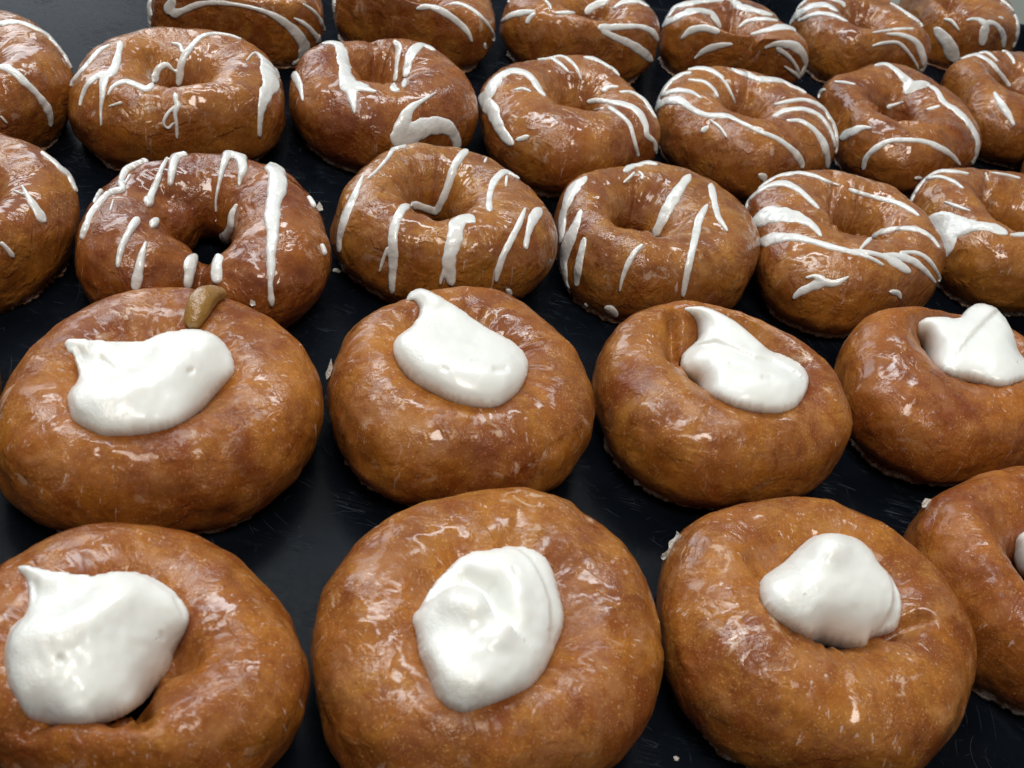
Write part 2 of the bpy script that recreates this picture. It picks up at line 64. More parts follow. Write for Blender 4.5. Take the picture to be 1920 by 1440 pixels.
CREAMS = {
'r2a': ((60, 600, 4.8), [(285, 205), (340, 168), (430, 170), (560, 190), (680, 200), (780, 200), (880, 212), (1000, 205), (1080, 165), (1200, 125), (1380, 100), (1530, 103), (1660, 150), (1740, 220), (1800, 310), (1830, 420), (1820, 490), (1740, 580), (1660, 670), (1560, 780), (1440, 880), (1300, 960), (1120, 1015), (900, 1045), (740, 1050), (620, 1045), (520, 1000), (420, 950), (360, 900), (325, 800), (312, 700), (340, 630), (405, 565), (410, 480), (385, 380), (355, 300), (325, 315), (310, 270)], 10.5, [('g', [(420, 330), (650, 500), (950, 400)], 170, -4.0), ('g', [(400, 800), (800, 760), (1150, 600), (1450, 380), (1550, 280)], 150, 2.2), ('g', [(620, 390), (735, 490)], 22, -1.3), ('g', [(1410, 580), (1445, 560)], 16, -1.2), ('g', [(320, 190), (480, 260)], 60, 2.5), ('s', [(405, 565), (395, 640), (345, 720), (335, 800)], 60, 1.6)]),
'r2b': ((580, 520, 3), [(540, 150), (545, 110), (570, 80), (610, 65), (660, 75), (720, 105), (780, 145), (850, 190), (920, 240), (1000, 295), (1080, 335), (1150, 375), (1210, 430), (1235, 490), (1225, 560), (1190, 630), (1130, 690), (1060, 730), (980, 738), (880, 725), (780, 695), (690, 650), (610, 610), (550, 560), (500, 500), (470, 430), (468, 380), (490, 340), (560, 290), (600, 240), (617, 190), (605, 150), (580, 128), (558, 135)], 10.5, [('g', [(700, 260), (780, 330), (900, 380)], 85, -2.2), ('g', [(520, 400), (650, 520), (850, 600), (1080, 600)], 90, 1.8), ('g', [(640, 110), (700, 170)], 50, 2.0), ('g', [(1030, 585), (1085, 575)], 16, -1.2), ('g', [(730, 575), (760, 585)], 9, -0.6), ('g', [(900, 540), (950, 530)], 8, -0.6)]),
'r2c': ((1100, 540, 2.341), [(408, 92), (460, 82), (520, 88), (580, 115), (640, 150), (700, 200), (760, 255), (800, 285), (860, 300), (920, 330), (965, 370), (975, 420), (955, 480), (915, 530), (860, 550), (790, 552), (700, 540), (620, 515), (540, 470), (480, 420), (420, 370), (410, 330), (420, 290), (450, 260), (480, 235), (487, 200), (480, 150), (455, 115)], 10.5, [('s', [(440, 270), (550, 265), (620, 300), (720, 345), (800, 350), (880, 390)], 55, 2.4), ('g', [(480, 110), (640, 190), (740, 280)], 40, 1.8), ('g', [(610, 385), (675, 395)], 13, -1.2), ('g', [(750, 440), (785, 440)], 9, -0.9), ('g', [(480, 350), (640, 430), (850, 450)], 60, 1.5)]),
'r2d': ((1100, 540, 2.341), [(1445, 170), (1460, 145), (1500, 130), (1560, 130), (1620, 140), (1660, 100), (1700, 75), (1750, 78), (1800, 100), (1840, 150), (1870, 210), (1895, 290), (1925, 320), (1950, 370), (1930, 400), (1880, 420), (1830, 438), (1760, 430), (1680, 410), (1600, 390), (1540, 350), (1500, 300), (1480, 250), (1450, 210)], 10, [('s', [(1650, 265), (1720, 190), (1790, 120)], 45, 2.4), ('g', [(1650, 265), (1720, 190), (1790, 125)], 9, -1.2), ('g', [(1740, 120), (1790, 140)], 40, 1.5), ('g', [(1500, 170), (1560, 250)], 45, 1.2)]),
'r1a': ((0, 960, 3), [(95, 310), (130, 297), (180, 305), (250, 325), (340, 345), (440, 352), (520, 365), (600, 350), (700, 343), (800, 350), (880, 380), (960, 430), (1020, 490), (1065, 560), (1068, 620), (1040, 690), (990, 780), (960, 880), (900, 960), (830, 1050), (740, 1120), (640, 1170), (520, 1195), (350, 1200), (250, 1190), (160, 1160), (100, 1080), (50, 990), (30, 900), (20, 800), (40, 700), (80, 630), (130, 600), (155, 530), (158, 450), (140, 380), (110, 340)], 13, [('g', [(200, 450), (330, 540), (450, 480)], 110, -3.5), ('g', [(150, 330), (220, 380)], 50, 2), ('g', [(120, 760), (350, 760), (560, 640), (720, 540)], 110, 2.2), ('s', [(1010, 600), (960, 500), (800, 400), (620, 355)], 50, 1.2), ('g', [(350, 905), (360, 915)], 14, -1.1), ('g', [(910, 740), (915, 760)], 12, -0.9), ('s', [(130, 600), (110, 680), (60, 760)], 60, 1.4)]),
'r1b': ((560, 900, 2.667), [(565, 690), (600, 640), (640, 570), (680, 510), (720, 470), (780, 410), (860, 365), (950, 355), (1020, 340), (1110, 338), (1190, 360), (1250, 410), (1285, 500), (1310, 590), (1328, 690), (1315, 770), (1280, 850), (1240, 940), (1180, 1020), (1100, 1070), (980, 1120), (880, 1155), (820, 1167), (760, 1150), (690, 1095), (660, 1020), (630, 950), (600, 880), (585, 780)], 13, [('s', [(1010, 780), (960, 740), (935, 690), (905, 630), (840, 590), (770, 580), (700, 610)], 75, 6.5), ('g', [(760, 670), (850, 710)], 75, 3.6), ('g', [(830, 520), (930, 590), (975, 700)], 48, -3.4), ('s', [(1240, 780), (1235, 650), (1190, 530), (1130, 430), (1050, 345)], 45, 1.8), ('g', [(1010, 450), (1080, 600), (1080, 750), (980, 850)], 60, 1.6), ('g', [(1055, 505), (1065, 525)], 12, -0.8), ('g', [(640, 900), (740, 1020), (880, 1060)], 60, 1.2)]),
'r1c': ((1200, 900, 2.667), [(590, 540), (610, 490), (660, 450), (720, 410), (780, 350), (840, 300), (900, 285), (980, 285), (1060, 300), (1120, 340), (1170, 400), (1195, 450), (1240, 480), (1280, 540), (1305, 620), (1300, 700), (1280, 750), (1230, 775), (1150, 795), (1130, 830), (1070, 850), (1000, 840), (900, 815), (800, 775), (720, 730), (650, 680), (610, 620)], 15, [('s', [(1150, 800), (1180, 760), (1225, 680), (1235, 590), (1215, 500), (1180, 420)], 60, 3.2), ('g', [(900, 400), (910, 410)], 90, 4.5), ('s', [(720, 420), (760, 500), (800, 560)], 50, 0.9), ('g', [(650, 560), (700, 600)], 60, 1.2), ('g', [(700, 430), (760, 460)], 50, -0.9)]),
'r1d': ((0, 0, 1), [(1901, 1024), (1908, 1005), (1930, 992), (1970, 985), (2010, 1000), (2040, 1040), (2035, 1080), (2000, 1100), (1960, 1095), (1920, 1075), (1905, 1048)], 11, []),
'r2z': ((0, 0, 1), [(-360, 640), (-330, 600), (-270, 585), (-200, 600), (-165, 650), (-190, 700), (-260, 725), (-330, 700)], 11, []),
}
HEIGHT = {}
TINT = {'r1a': (0.95, 0.9, 0.9, 1),
 'r1d': (0.92, 0.82, 0.8, 1),
 'r2a': (0.95, 0.9, 0.88, 1),
 'r2d': (0.92, 0.82, 0.8, 1),
 'r3a': (0.8, 0.67, 0.6, 1),
 'r3b': (1.0, 1.06, 1.1, 1),
 'r3c': (1, 1.06, 1.1, 1),
 'r4b': (0.9, 0.82, 0.78, 1),
 'r4e': (0.9, 0.84, 0.8, 1),
 'r5d': (0.92, 0.86, 0.84, 1)}
LABELS = {'r1a': 'front left doughnut, its pointed cream dollop leaving dark gaps over the hole',
 'r1b': 'whole cream doughnut at the middle front whose cream is folded into a swirl',
 'r1c': 'front doughnut with rounded cream cap and a torn white glaze flake on its edge',
 'r1d': 'reddish doughnut cut by the right edge in the front row with barely any cream showing',
 'r2a': 'big cream doughnut with an olive dough knob on its rim and wide horned cream',
 'r2b': 'cream doughnut whose cream ends in a hooked tip, between the knobbed and the creviced ones',
 'r2c': 'cream doughnut with a dark crevice left of the long slanting cream tip',
 'r2d': 'reddish cream doughnut at the right whose cream stands up in a creased fan',
 'r2z': 'doughnut almost wholly outside the left edge, beside the one with the olive dough knob',
 'r3a': 'dark split doughnut with an open black slot and one thick straight icing stripe',
 'r3b': 'light doughnut crossed by wide icing loops, behind the cream with the hooked tip',
 'r3c': 'light round doughnut with thin slanting icing lines and a wide one down its left side',
 'r3d': 'doughnut with broad icing band round its left side and arrow-like smear in front',
 'r3e': 'light doughnut at the right edge with a thick icing tongue running to its hole',
 'r3z': 'brown doughnut cut by the left edge with one short icing dash on its front',
 'r4a': 'doughnut with spidery forked icing around its hole, right of the bare grey tray',
 'r4b': 'doughnut with a wide icing hook in front and a forked splash at left',
 'r4c': 'shiny amber doughnut with a white icing arm hugging its left side',
 'r4d': 'doughnut with many icing arcs and one long line running diagonally across its front',
 'r4e': 'doughnut with icing pooled over a twisted hole and an icing arch on its front',
 'r4f': 'doughnut at the right edge with a short slanted icing dash below three thin arcs',
 'r4g': 'doughnut almost hidden beyond the right edge, only a sliver of its left side showing',
 'r4z': 'doughnut at the top left edge with two long icing arcs, beside the bare tray',
 'r5a': 'leftmost back row doughnut with one long icing line down its right side',
 'r5b': 'back row doughnut with two icing arcs at right and a plain left front',
 'r5c': 'back row doughnut with a sharp sideways icing V on its front',
 'r5d': 'back row doughnut ringed by icing at left, many fine lines at right',
 'r5e': 'back row doughnut with three icing arcs upper left and bare bright front',
 'r5f': 'farthest doughnut at the top right corner with a thick icing blob round a brown gap'}
FLAKES = [('r1c',
  [(1268.3333333333333, 995.8333333333334),
   (1271.25, 997.5),
   (1274.1666666666667, 1001.6666666666666),
   (1278.3333333333333, 1003.75),
   (1277.5, 1006.6666666666666),
   (1271.6666666666667, 1012.5),
   (1265.8333333333333, 1021.6666666666666),
   (1260.0, 1030.0),
   (1254.1666666666667, 1038.3333333333333),
   (1248.3333333333333, 1047.5),
   (1244.1666666666667, 1050.0),
   (1239.5833333333333, 1047.5),
   (1239.1666666666667, 1043.3333333333333),
   (1241.6666666666667, 1038.3333333333333),
   (1246.6666666666667, 1035.8333333333333),
   (1251.6666666666667, 1031.6666666666667),
   (1254.1666666666667, 1026.6666666666667),
   (1253.3333333333333, 1019.1666666666666),
   (1255.8333333333333, 1014.1666666666666),
   (1263.3333333333333, 1009.1666666666666),
   (1267.0833333333333, 1004.1666666666666)]),
 ('r1d', [(1728, 944), (1735, 934), (1746, 936), (1755, 938), (1750, 950), (1736, 955), (1729, 951)]),
 ('r2b', [(610, 700), (614, 692), (618, 680), (621, 672), (624, 690), (618, 706), (612, 712)]),
 ('r3a', [(599, 378), (604, 386), (606, 394), (598, 396), (592, 388)]),
 ('r3a', [(470, 562), (478, 565), (480, 572), (472, 574), (468, 570)])]
CRUMBS = [(1196, 903, 8, 'small clear blob of glaze on the tray under the creviced cream doughnut'),
 (632, 507, 5, 'tiny white glaze dot on the tray left of the looped light doughnut'),
 (1642, 873, 6, 'small pale glaze bit on the tray under the fan-shaped cream doughnut'),
 (1268, 1422, 4, 'white glaze speck on the bare tray at the bottom between two front doughnuts')]
TRAY_ANGLE = 21
TRAY_EDGE_PX = (1912, 44)
LIGHTS = [('ceiling_tube', (-0.25, 1.15, 1.45), (0, 0.35, 0), 1.3, 0.26, 14, (0.9, 0.97, 1.0)),
 ('ceiling_tube', (-0.75, 0.6, 1.45), (0, 0.35, 0), 0.22, 1.0, 7, (0.9, 0.97, 1.0)),
 ('room_lamp', (0.12, -0.2, 1.35), (0, 0.3, 0), 0.6, 0.34, 9.5, (1.0, 0.9, 0.8)),
 ('left_sheen_panel', (-1.5, 1.9, 0.75), (-0.1, 0.5, 0), 1.3, 1.0, 15, (0.86, 0.94, 1.0))]  # last entry: dim panel added at far left for the grey tray sheen
WORLD = ((0.88, 0.93, 1, 1), 0.17)
DOF_F = 30.0
EXPOSURE = 0.15

SC = bpy.context.scene
COL = SC.collection
RNG = random.Random(7)

# ------------------------------------------------------------------ camera frame
CAM_H = FIT_CAM_H
R = np.array(FIT_R)                       # world = R @ (x right, y down, z forward)
F = 2000.0                                # focal length in photo pixels (photo 1920 wide)
CAMP = np.array([0, 0, CAM_H])

def ray(px, py):
    d = R @ np.array([(px - 960) / F, (py - 720) / F, 1.0])
    return d / np.linalg.norm(d)

def on_plane(px, py, z):
    d = ray(px, py)
    return CAMP + d * ((z - CAM_H) / d[2])

def proj(P):
    q = (np.atleast_2d(P) - CAMP) @ R
    return np.stack([960 + F * q[:, 0] / q[:, 2], 720 + F * q[:, 1] / q[:, 2]], 1)

# ------------------------------------------------------------------ noise (numpy value noise)
def _hash(i, j, k, s):
    n = (i * 374761393 + j * 668265263 + k * 2147483647 + s * 1274126177) & 0xffffffff
    n = ((n ^ (n >> 13)) * 1274126177) & 0xffffffff
    n = ((n ^ (n >> 16)) * 2246822519) & 0xffffffff
    n = n ^ (n >> 15)
    return (n & 0xffffff) / float(0xffffff) * 2 - 1

def vnoise(P, scale, seed=0):
    p = P / scale + 1000.0
    i = np.floor(p).astype(np.int64); f = p - i; f = f * f * f * (f * (f * 6 - 15) + 10)
    out = 0
    for a in (0, 1):
        for b in (0, 1):
            for c in (0, 1):
                w = (f[:, 0] if a else 1 - f[:, 0]) * (f[:, 1] if b else 1 - f[:, 1]) * (f[:, 2] if c else 1 - f[:, 2])
                out = out + w * _hash(i[:, 0] + a, i[:, 1] + b, i[:, 2] + c, seed)
    return out

# ------------------------------------------------------------------ object helpers
def link(name, me, mat=None, parent=None, label=None, cat=None, group=None, kind=None):
    o = bpy.data.objects.new(name, me)
    COL.objects.link(o)
    me.name = name
    if mat is not None: me.materials.append(mat)
    if parent is not None: o.parent = parent
    if label: o['label'] = label
    if cat: o['category'] = cat
    if group: o['group'] = group
    if kind: o['kind'] = kind
    return o

def mesh_from(V, Fc, smooth=True):
    me = bpy.data.meshes.new('m')
    me.from_pydata([tuple(map(float, v)) for v in V], [], [tuple(map(int, f)) for f in Fc])
    me.update()
    if smooth: me.polygons.foreach_set('use_smooth', [True] * len(me.polygons))
    return me

def grid_faces(a, b, wrap_a=True, wrap_b=True):
    i = np.arange(a if wrap_a else a - 1)[:, None]; j = np.arange(b if wrap_b else b - 1)[None, :]
    i2 = (i + 1) % a; j2 = (j + 1) % b
    return np.stack([i * b + j + 0 * i2, i2 * b + j, i2 * b + j2, i * b + j2 + 0 * i2], -1).reshape(-1, 4)

# ------------------------------------------------------------------ node helpers
class NT:
    def __init__(s, mat):
        s.t = mat.node_tree; s.n = s.t.nodes; s.l = s.t.links
    def new(s, ty, **kw):
        n = s.n.new(ty)
        for k, v in kw.items():
            if k == 'inp':
                for a, b in v.items():
                    if hasattr(b, 'is_output') : s.l.new(b, n.inputs[a])
                    else: n.inputs[a].default_value = b
            else: setattr(n, k, v)
        return n
    def noise(s, vec, scale, detail=3, rough=.55, dist=0.0):
        return s.new('ShaderNodeTexNoise', inp={'Vector': vec, 'Scale': scale, 'Detail': detail, 'Roughness': rough, 'Distortion': dist}).outputs[0]
    def ramp(s, fac, a, b, lo=0.0, hi=1.0, smooth=True):
        return s.new('ShaderNodeMapRange', interpolation_type='SMOOTHSTEP' if smooth else 'LINEAR',
                     inp={0: fac, 1: a, 2: b, 3: lo, 4: hi}).outputs[0]
    def math(s, op, a, b=0.0, c=0.0):
        return s.new('ShaderNodeMath', operation=op, inp={0: a, 1: b, 2: c}).outputs[0]
    def mix(s, fac, a, b):
        n = s.new('ShaderNodeMix', data_type='RGBA')
        for k, v in ((0, fac), (6, a), (7, b)):
            if hasattr(v, 'is_output'): s.l.new(v, n.inputs[k])
            else: n.inputs[k].default_value = v
        return n.outputs[2]
    def bump(s, h, strength, dist, normal=None):
        d = {'Height': h, 'Strength': strength, 'Distance': dist}
        if normal is not None: d['Normal'] = normal
        return s.new('ShaderNodeBump', inp=d).outputs[0]

def new_mat(name):
    m = bpy.data.materials.new(name); m.use_nodes = True
    m.node_tree.nodes.clear()
    T = NT(m)
    out = T.new('ShaderNodeOutputMaterial')
    bs = T.new('ShaderNodeBsdfPrincipled')
    T.l.new(bs.outputs[0], out.inputs[0])
    return m, T, bs

def S(r, g, b):                                   # sRGB 0..255 -> linear
    f = lambda c: (c / 255 / 12.92) if c / 255 <= .04045 else ((c / 255 + .055) / 1.055) ** 2.4
    return (f(r), f(g), f(b), 1)

# ------------------------------------------------------------------ materials
def donut_material(name, gloss):
    m, T, bs = new_mat(name)
    tc = T.new('ShaderNodeTexCoord').outputs['Object']
    oi = T.new('ShaderNodeObjectInfo')
    off = T.new('ShaderNodeVectorMath', operation='SCALE', inp={0: (3.1, 5.7, 2.3), 'Scale': oi.outputs['Random']}).outputs[0]
    vec = T.new('ShaderNodeVectorMath', operation='ADD', inp={0: tc, 1: off}).outputs[0]
    # radial attribute stored on the mesh: 'ring' = (angle coordinate, across coordinate) stretched around the tube
    at = T.new('ShaderNodeAttribute', attribute_name='ring').outputs['Vector']
    rv = T.new('ShaderNodeVectorMath', operation='ADD', inp={0: at, 1: off}).outputs[0]
    sep = T.new('ShaderNodeSeparateXYZ', inp={0: tc})
    z = sep.outputs[2]
    n1 = T.noise(vec, 38, 4, .6, .3)
    n2 = T.noise(vec, 120, 4, .6, .4)
    n3 = T.noise(vec, 700, 3, .6)
    nr = T.noise(rv, 1.0, 4, .6, .3)
    # dough browning
    c = T.mix(T.ramp(n1, .36, .64), S(120, 63, 20), S(160, 99, 32))
    c = T.mix(T.ramp(n2, .42, .72, 0, .45), c, S(184, 128, 50))
    c = T.mix(T.ramp(nr, .42, .68, 0, .50), c, S(120, 54, 22))
    c = T.mix(T.ramp(n3, .35, .75, 0, .35), c, S(100, 46, 16))
    # fine light graininess of sugar in the glaze
    n4 = T.noise(vec, 1500, 2, .6)
    c = T.mix(T.math('MULTIPLY', T.ramp(n4, .56, .74, 0, .42), T.ramp(n2, .30, .55, .35, 1)), c, S(222, 176, 120))
    # milky translucent film of glaze lying in patches
    film = T.math('MULTIPLY', T.ramp(T.noise(vec, 55, 5, .62, .8), .50, .66), T.ramp(z, .012, .026))
    c = T.mix(T.math('MULTIPLY', film, .40), c, S(166, 116, 72))
    film_highlight = T.math('MULTIPLY', T.ramp(T.noise(vec, 105, 5, .66, .5), .585, .66), T.ramp(T.noise(vec, 30, 2), .46, .60))  # second milky film, also painting soft pale highlights into the upper side
    film_highlight = T.math('MULTIPLY', film_highlight, T.ramp(z, .014, .026))
    c = T.mix(T.math('MULTIPLY', film_highlight, .62), c, S(204, 176, 150))
    # streaky dried white flecks, radial and random, also painting in pale glaze reflections
    fl = T.ramp(T.noise(T.new('ShaderNodeVectorMath', operation='MULTIPLY', inp={0: rv, 1: (3.0, 3.0, 4.2)}).outputs[0], 2.6, 4, .6, .3), .625, .70)
    fl = T.math('MULTIPLY', fl, T.math('MULTIPLY', T.ramp(n1, .42, .56), T.ramp(z, .008, .02)))
    c = T.mix(T.math('MULTIPLY', fl, .5), c, S(222, 202, 188))
    crust = T.math('MULTIPLY', T.ramp(z, .007, .0015), T.ramp(T.noise(vec, 260, 4, .7, .4), .42, .60))
    c = T.mix(T.math('MULTIPLY', crust, .45), c, S(206, 180, 160))
    # dark specks
    vo = T.new('ShaderNodeTexVoronoi', inp={'Vector': vec, 'Scale': 330.0})
    sp = T.ramp(vo.outputs['Distance'], .11, .05)
    sp = T.math('MULTIPLY', sp, T.ramp(T.noise(vec, 90, 2), .50, .60))
    c = T.mix(T.math('MULTIPLY', sp, .6), c, S(66, 32, 16))
    # per object tint
    hs = T.new('ShaderNodeMix', data_type='RGBA', blend_type='MULTIPLY', inp={0: 1.0})
    T.l.new(c, hs.inputs[6]); T.l.new(oi.outputs['Color'], hs.inputs[7])
    T.l.new(hs.outputs[2], bs.inputs['Base Color'])
    # glaze relief: smooth swells, wrinkles and in patches a fine crackle
    b1 = T.noise(vec, 110, 2, .4, 0)
    b2 = T.noise(vec, 480, 3, .55, .15)
    b3 = T.noise(vec, 1300, 3, .6, .6)
    patch = T.ramp(T.noise(vec, 75, 3, .6, .5), .44, .60)
    nb = T.bump(b1, 1.0, .0007)
    nb = T.bump(T.noise(T.new('ShaderNodeVectorMath', operation='MULTIPLY', inp={0: rv, 1: (1.6, 2.6, 1.0)}).outputs[0], 1.1, 2, .5, .1), .7, .00028, nb)
    nb = T.bump(T.math('MULTIPLY', b2, T.ramp(patch, 0, 1, .06, 1)), 1.0, .00020 if not gloss else .00040, nb)
    nb = T.bump(T.math('MULTIPLY', b3, T.ramp(patch, 0, 1, .12, 1)), 1.0, .00016, nb)
    T.l.new(nb, bs.inputs['Normal']); T.l.new(nb, bs.inputs['Coat Normal'])
    T.l.new(T.ramp(n2, .3, .7, .42, .60), bs.inputs['Roughness'])
    bs.inputs['Specular IOR Level'].default_value = .16
    coat = T.math('MULTIPLY', T.ramp(T.noise(vec, 48, 4, .6, .6), *((.38, .60, .22, .9) if not gloss else (.32, .52, .45, 1.0))), T.ramp(z, .004, .016, .35, 1))
    T.l.new(coat, bs.inputs['Coat Weight'])
    T.l.new(T.ramp(T.noise(vec, 200, 3, .6), .4, .65, *((.07, .18) if not gloss else (.04, .11))), bs.inputs['Coat Roughness'])
    bs.inputs['Coat IOR'].default_value = 1.5
    bs.inputs['Subsurface Weight'].default_value = .12
    bs.inputs['Subsurface Radius'].default_value = (1.0, .4, .15)
    bs.inputs['Subsurface Scale'].default_value = .0025
    return m

def icing_material():
    m, T, bs = new_mat('white_icing')
    tc = T.new('ShaderNodeTexCoord').outputs['Object']
    n = T.noise(tc, 160, 3, .5)
    T.l.new(T.mix(n, (.66, .66, .63, 1), (.75, .75, .72, 1)), bs.inputs['Base Color'])
    bs.inputs['Roughness'].default_value = .24
    bs.inputs['Subsurface Weight'].default_value = .25
    bs.inputs['Subsurface Radius'].default_value = (1, .7, .5)
    bs.inputs['Subsurface Scale'].default_value = .0012
    bs.inputs['Coat Weight'].default_value = .5
    bs.inputs['Coat Roughness'].default_value = .12
    nb = T.bump(T.noise(tc, 420, 3, .5), .6, .0006)
    T.l.new(nb, bs.inputs['Normal'])
    return m

def cream_material():
    m, T, bs = new_mat('whipped_cream')
    tc = T.new('ShaderNodeTexCoord').outputs['Object']
    n = T.noise(tc, 60, 3, .5)
    pit = T.new('ShaderNodeTexVoronoi', inp={'Vector': tc, 'Scale': 170.0, 'Randomness': 1.0}).outputs['Distance']
    pitm = T.math('MULTIPLY', T.ramp(pit, .11, .03), T.ramp(T.noise(tc, 70, 2), .60, .66))
    c = T.mix(n, (.765, .77, .72, 1), (.79, .80, .76, 1))
    c = T.mix(T.math('MULTIPLY', pitm, .35), c, (.78, .68, .50, 1))
    T.l.new(c, bs.inputs['Base Color'])
    T.l.new(T.ramp(T.noise(tc, 120, 3), .4, .65, .28, .45), bs.inputs['Roughness'])
    bs.inputs['Subsurface Weight'].default_value = .7
    bs.inputs['Subsurface Radius'].default_value = (1, .85, .75)
    bs.inputs['Subsurface Scale'].default_value = .0035
    bs.inputs['Coat Weight'].default_value = .28
    bs.inputs['Coat Roughness'].default_value = .14
    patch = T.ramp(T.noise(tc, 45, 3), .48, .62, .04, 1)
    nb = T.bump(T.noise(tc, 150, 2, .4, .2), 1, .00025)
    nb = T.bump(T.math('MULTIPLY', T.noise(tc, 560, 4, .6, .6), patch), 1, .00030, nb)
    nb = T.bump(T.math('MULTIPLY', pitm, -1.0), 1, .0004, nb)
    T.l.new(nb, bs.inputs['Normal']); T.l.new(nb, bs.inputs['Coat Normal'])
    return m

def flake_material():
    m, T, bs = new_mat('dried_glaze')
    tc = T.new('ShaderNodeTexCoord').outputs['Object']
    n = T.noise(tc, 500, 4, .6)
    T.l.new(T.mix(n, (.42, .38, .32, 1), (.72, .70, .65, 1)), bs.inputs['Base Color'])
    bs.inputs['Roughness'].default_value = .5
    T.l.new(T.bump(T.noise(tc, 900, 3), 1, .0008), bs.inputs['Normal'])
    return m

def foot_material():
    m, T, bs = new_mat('glaze_foot')
    tc = T.new('ShaderNodeTexCoord').outputs['Object']
    n = T.noise(tc, 240, 4, .65)
    T.l.new(T.mix(T.ramp(n, .4, .66), S(120, 74, 40), S(190, 168, 150)), bs.inputs['Base Color'])
    bs.inputs['Roughness'].default_value = .3
    T.l.new(T.bump(T.noise(tc, 800, 3), 1, .001), bs.inputs['Normal'])
    return m

def knob_material():
    m, T, bs = new_mat('pale_dough')
    tc = T.new('ShaderNodeTexCoord').outputs['Object']
    n = T.noise(tc, 300, 4, .6)
    T.l.new(T.mix(n, S(122, 84, 28), S(158, 116, 50)), bs.inputs['Base Color'])
    bs.inputs['Roughness'].default_value = .35
    bs.inputs['Coat Weight'].default_value = .6; bs.inputs['Coat Roughness'].default_value = .2
    nb = T.bump(T.noise(tc, 260, 4, .6), 1, .0008)
    T.l.new(nb, bs.inputs['Normal']); T.l.new(nb, bs.inputs['Coat Normal'])
    return m

def tray_material():
    m, T, bs = new_mat('black_tray')
    tc = T.new('ShaderNodeTexCoord').outputs['Object']
    def scratches(scale, sx, sy, rot, width, seed):
        mp = T.new('ShaderNodeMapping', inp={'Vector': tc, 'Rotation': (0, 0, rot), 'Scale': (sx, sy, 1), 'Location': (seed, seed * 1.7, 0)}).outputs[0]
        wv = T.new('ShaderNodeTexNoise', inp={'Vector': mp, 'Scale': scale, 'Detail': 1.0, 'Distortion': .25}).outputs[0]
        a = T.math('ABSOLUTE', T.math('SUBTRACT', wv, .5))
        return T.ramp(a, width, 0.0)
    def arcs(scale, k, seed, thin):
        mp = T.new('ShaderNodeMapping', inp={'Vector': tc, 'Location': (seed, seed * .7, 0)}).outputs[0]
        vo = T.new('ShaderNodeTexVoronoi', inp={'Vector': mp, 'Scale': scale})
        fr = T.math('FRACT', T.math('MULTIPLY', vo.outputs['Distance'], k))
        line = T.ramp(T.math('ABSOLUTE', T.math('SUBTRACT', fr, .5)), thin, 0.0)
        msk = T.ramp(T.noise(mp, scale * 3.1, 2), .56, .66)
        return T.math('MULTIPLY', line, msk)
    s = scratches(30, 1, 14, .5, .008, 1.3)
    s = T.math('MAXIMUM', s, scratches(30, 1, 16, 2.0, .007, 4.1))
    s = T.math('MAXIMUM', s, scratches(26, 1, 14, 1.2, .008, 7.7))
    s = T.math('MULTIPLY', s, T.ramp(T.noise(tc, 45, 3), .54, .68))
    a = T.math('MAXIMUM', arcs(26, 9, .31, .030), arcs(17, 14, 2.2, .030))
    a = T.math('MAXIMUM', a, arcs(38, 6, 5.2, .024))
    allm = T.math('MAXIMUM', s, a)
    fine = T.noise(tc, 420, 4, .65)
    col = T.mix(T.ramp(T.noise(tc, 20, 4), .4, .7), (.0025, .0035, .0055, 1), (.0050, .0070, .0110, 1))
    col = T.mix(T.math('MULTIPLY', allm, .17), col, (.16, .20, .25, 1))
    # faint pale sugar smudges
    sm = T.ramp(T.noise(tc, 34, 5, .65, .6), .56, .74, 0, .05)
    col = T.mix(sm, col, (.09, .11, .14, 1))
    T.l.new(col, bs.inputs['Base Color'])
    T.l.new(T.ramp(fine, .3, .7, .24, .29), bs.inputs['Roughness'])
    bs.inputs['Specular IOR Level'].default_value = .035
    nb = T.bump(allm, .5, .00012)
    T.l.new(nb, bs.inputs['Normal'])
    return m

def counter_material():
    m, T, bs = new_mat('grey_counter')
    tc = T.new('ShaderNodeTexCoord').outputs['Object']
    n = T.noise(tc, 12, 5, .6)
    T.l.new(T.mix(n, S(108, 112, 104), S(130, 133, 124)), bs.inputs['Base Color'])
    bs.inputs['Roughness'].default_value = .45
    return m

M_D = donut_material('glazed_dough', False); M_DG = donut_material('shiny_glazed_dough', True); M_I = icing_material(); M_C = cream_material(); M_F = flake_material()
M_K = knob_material(); M_T = tray_material(); M_G = counter_material(); M_FT = foot_material()

# ------------------------------------------------------------------ doughnuts
def sp(v, e): return np.sign(v) * np.abs(v) ** e

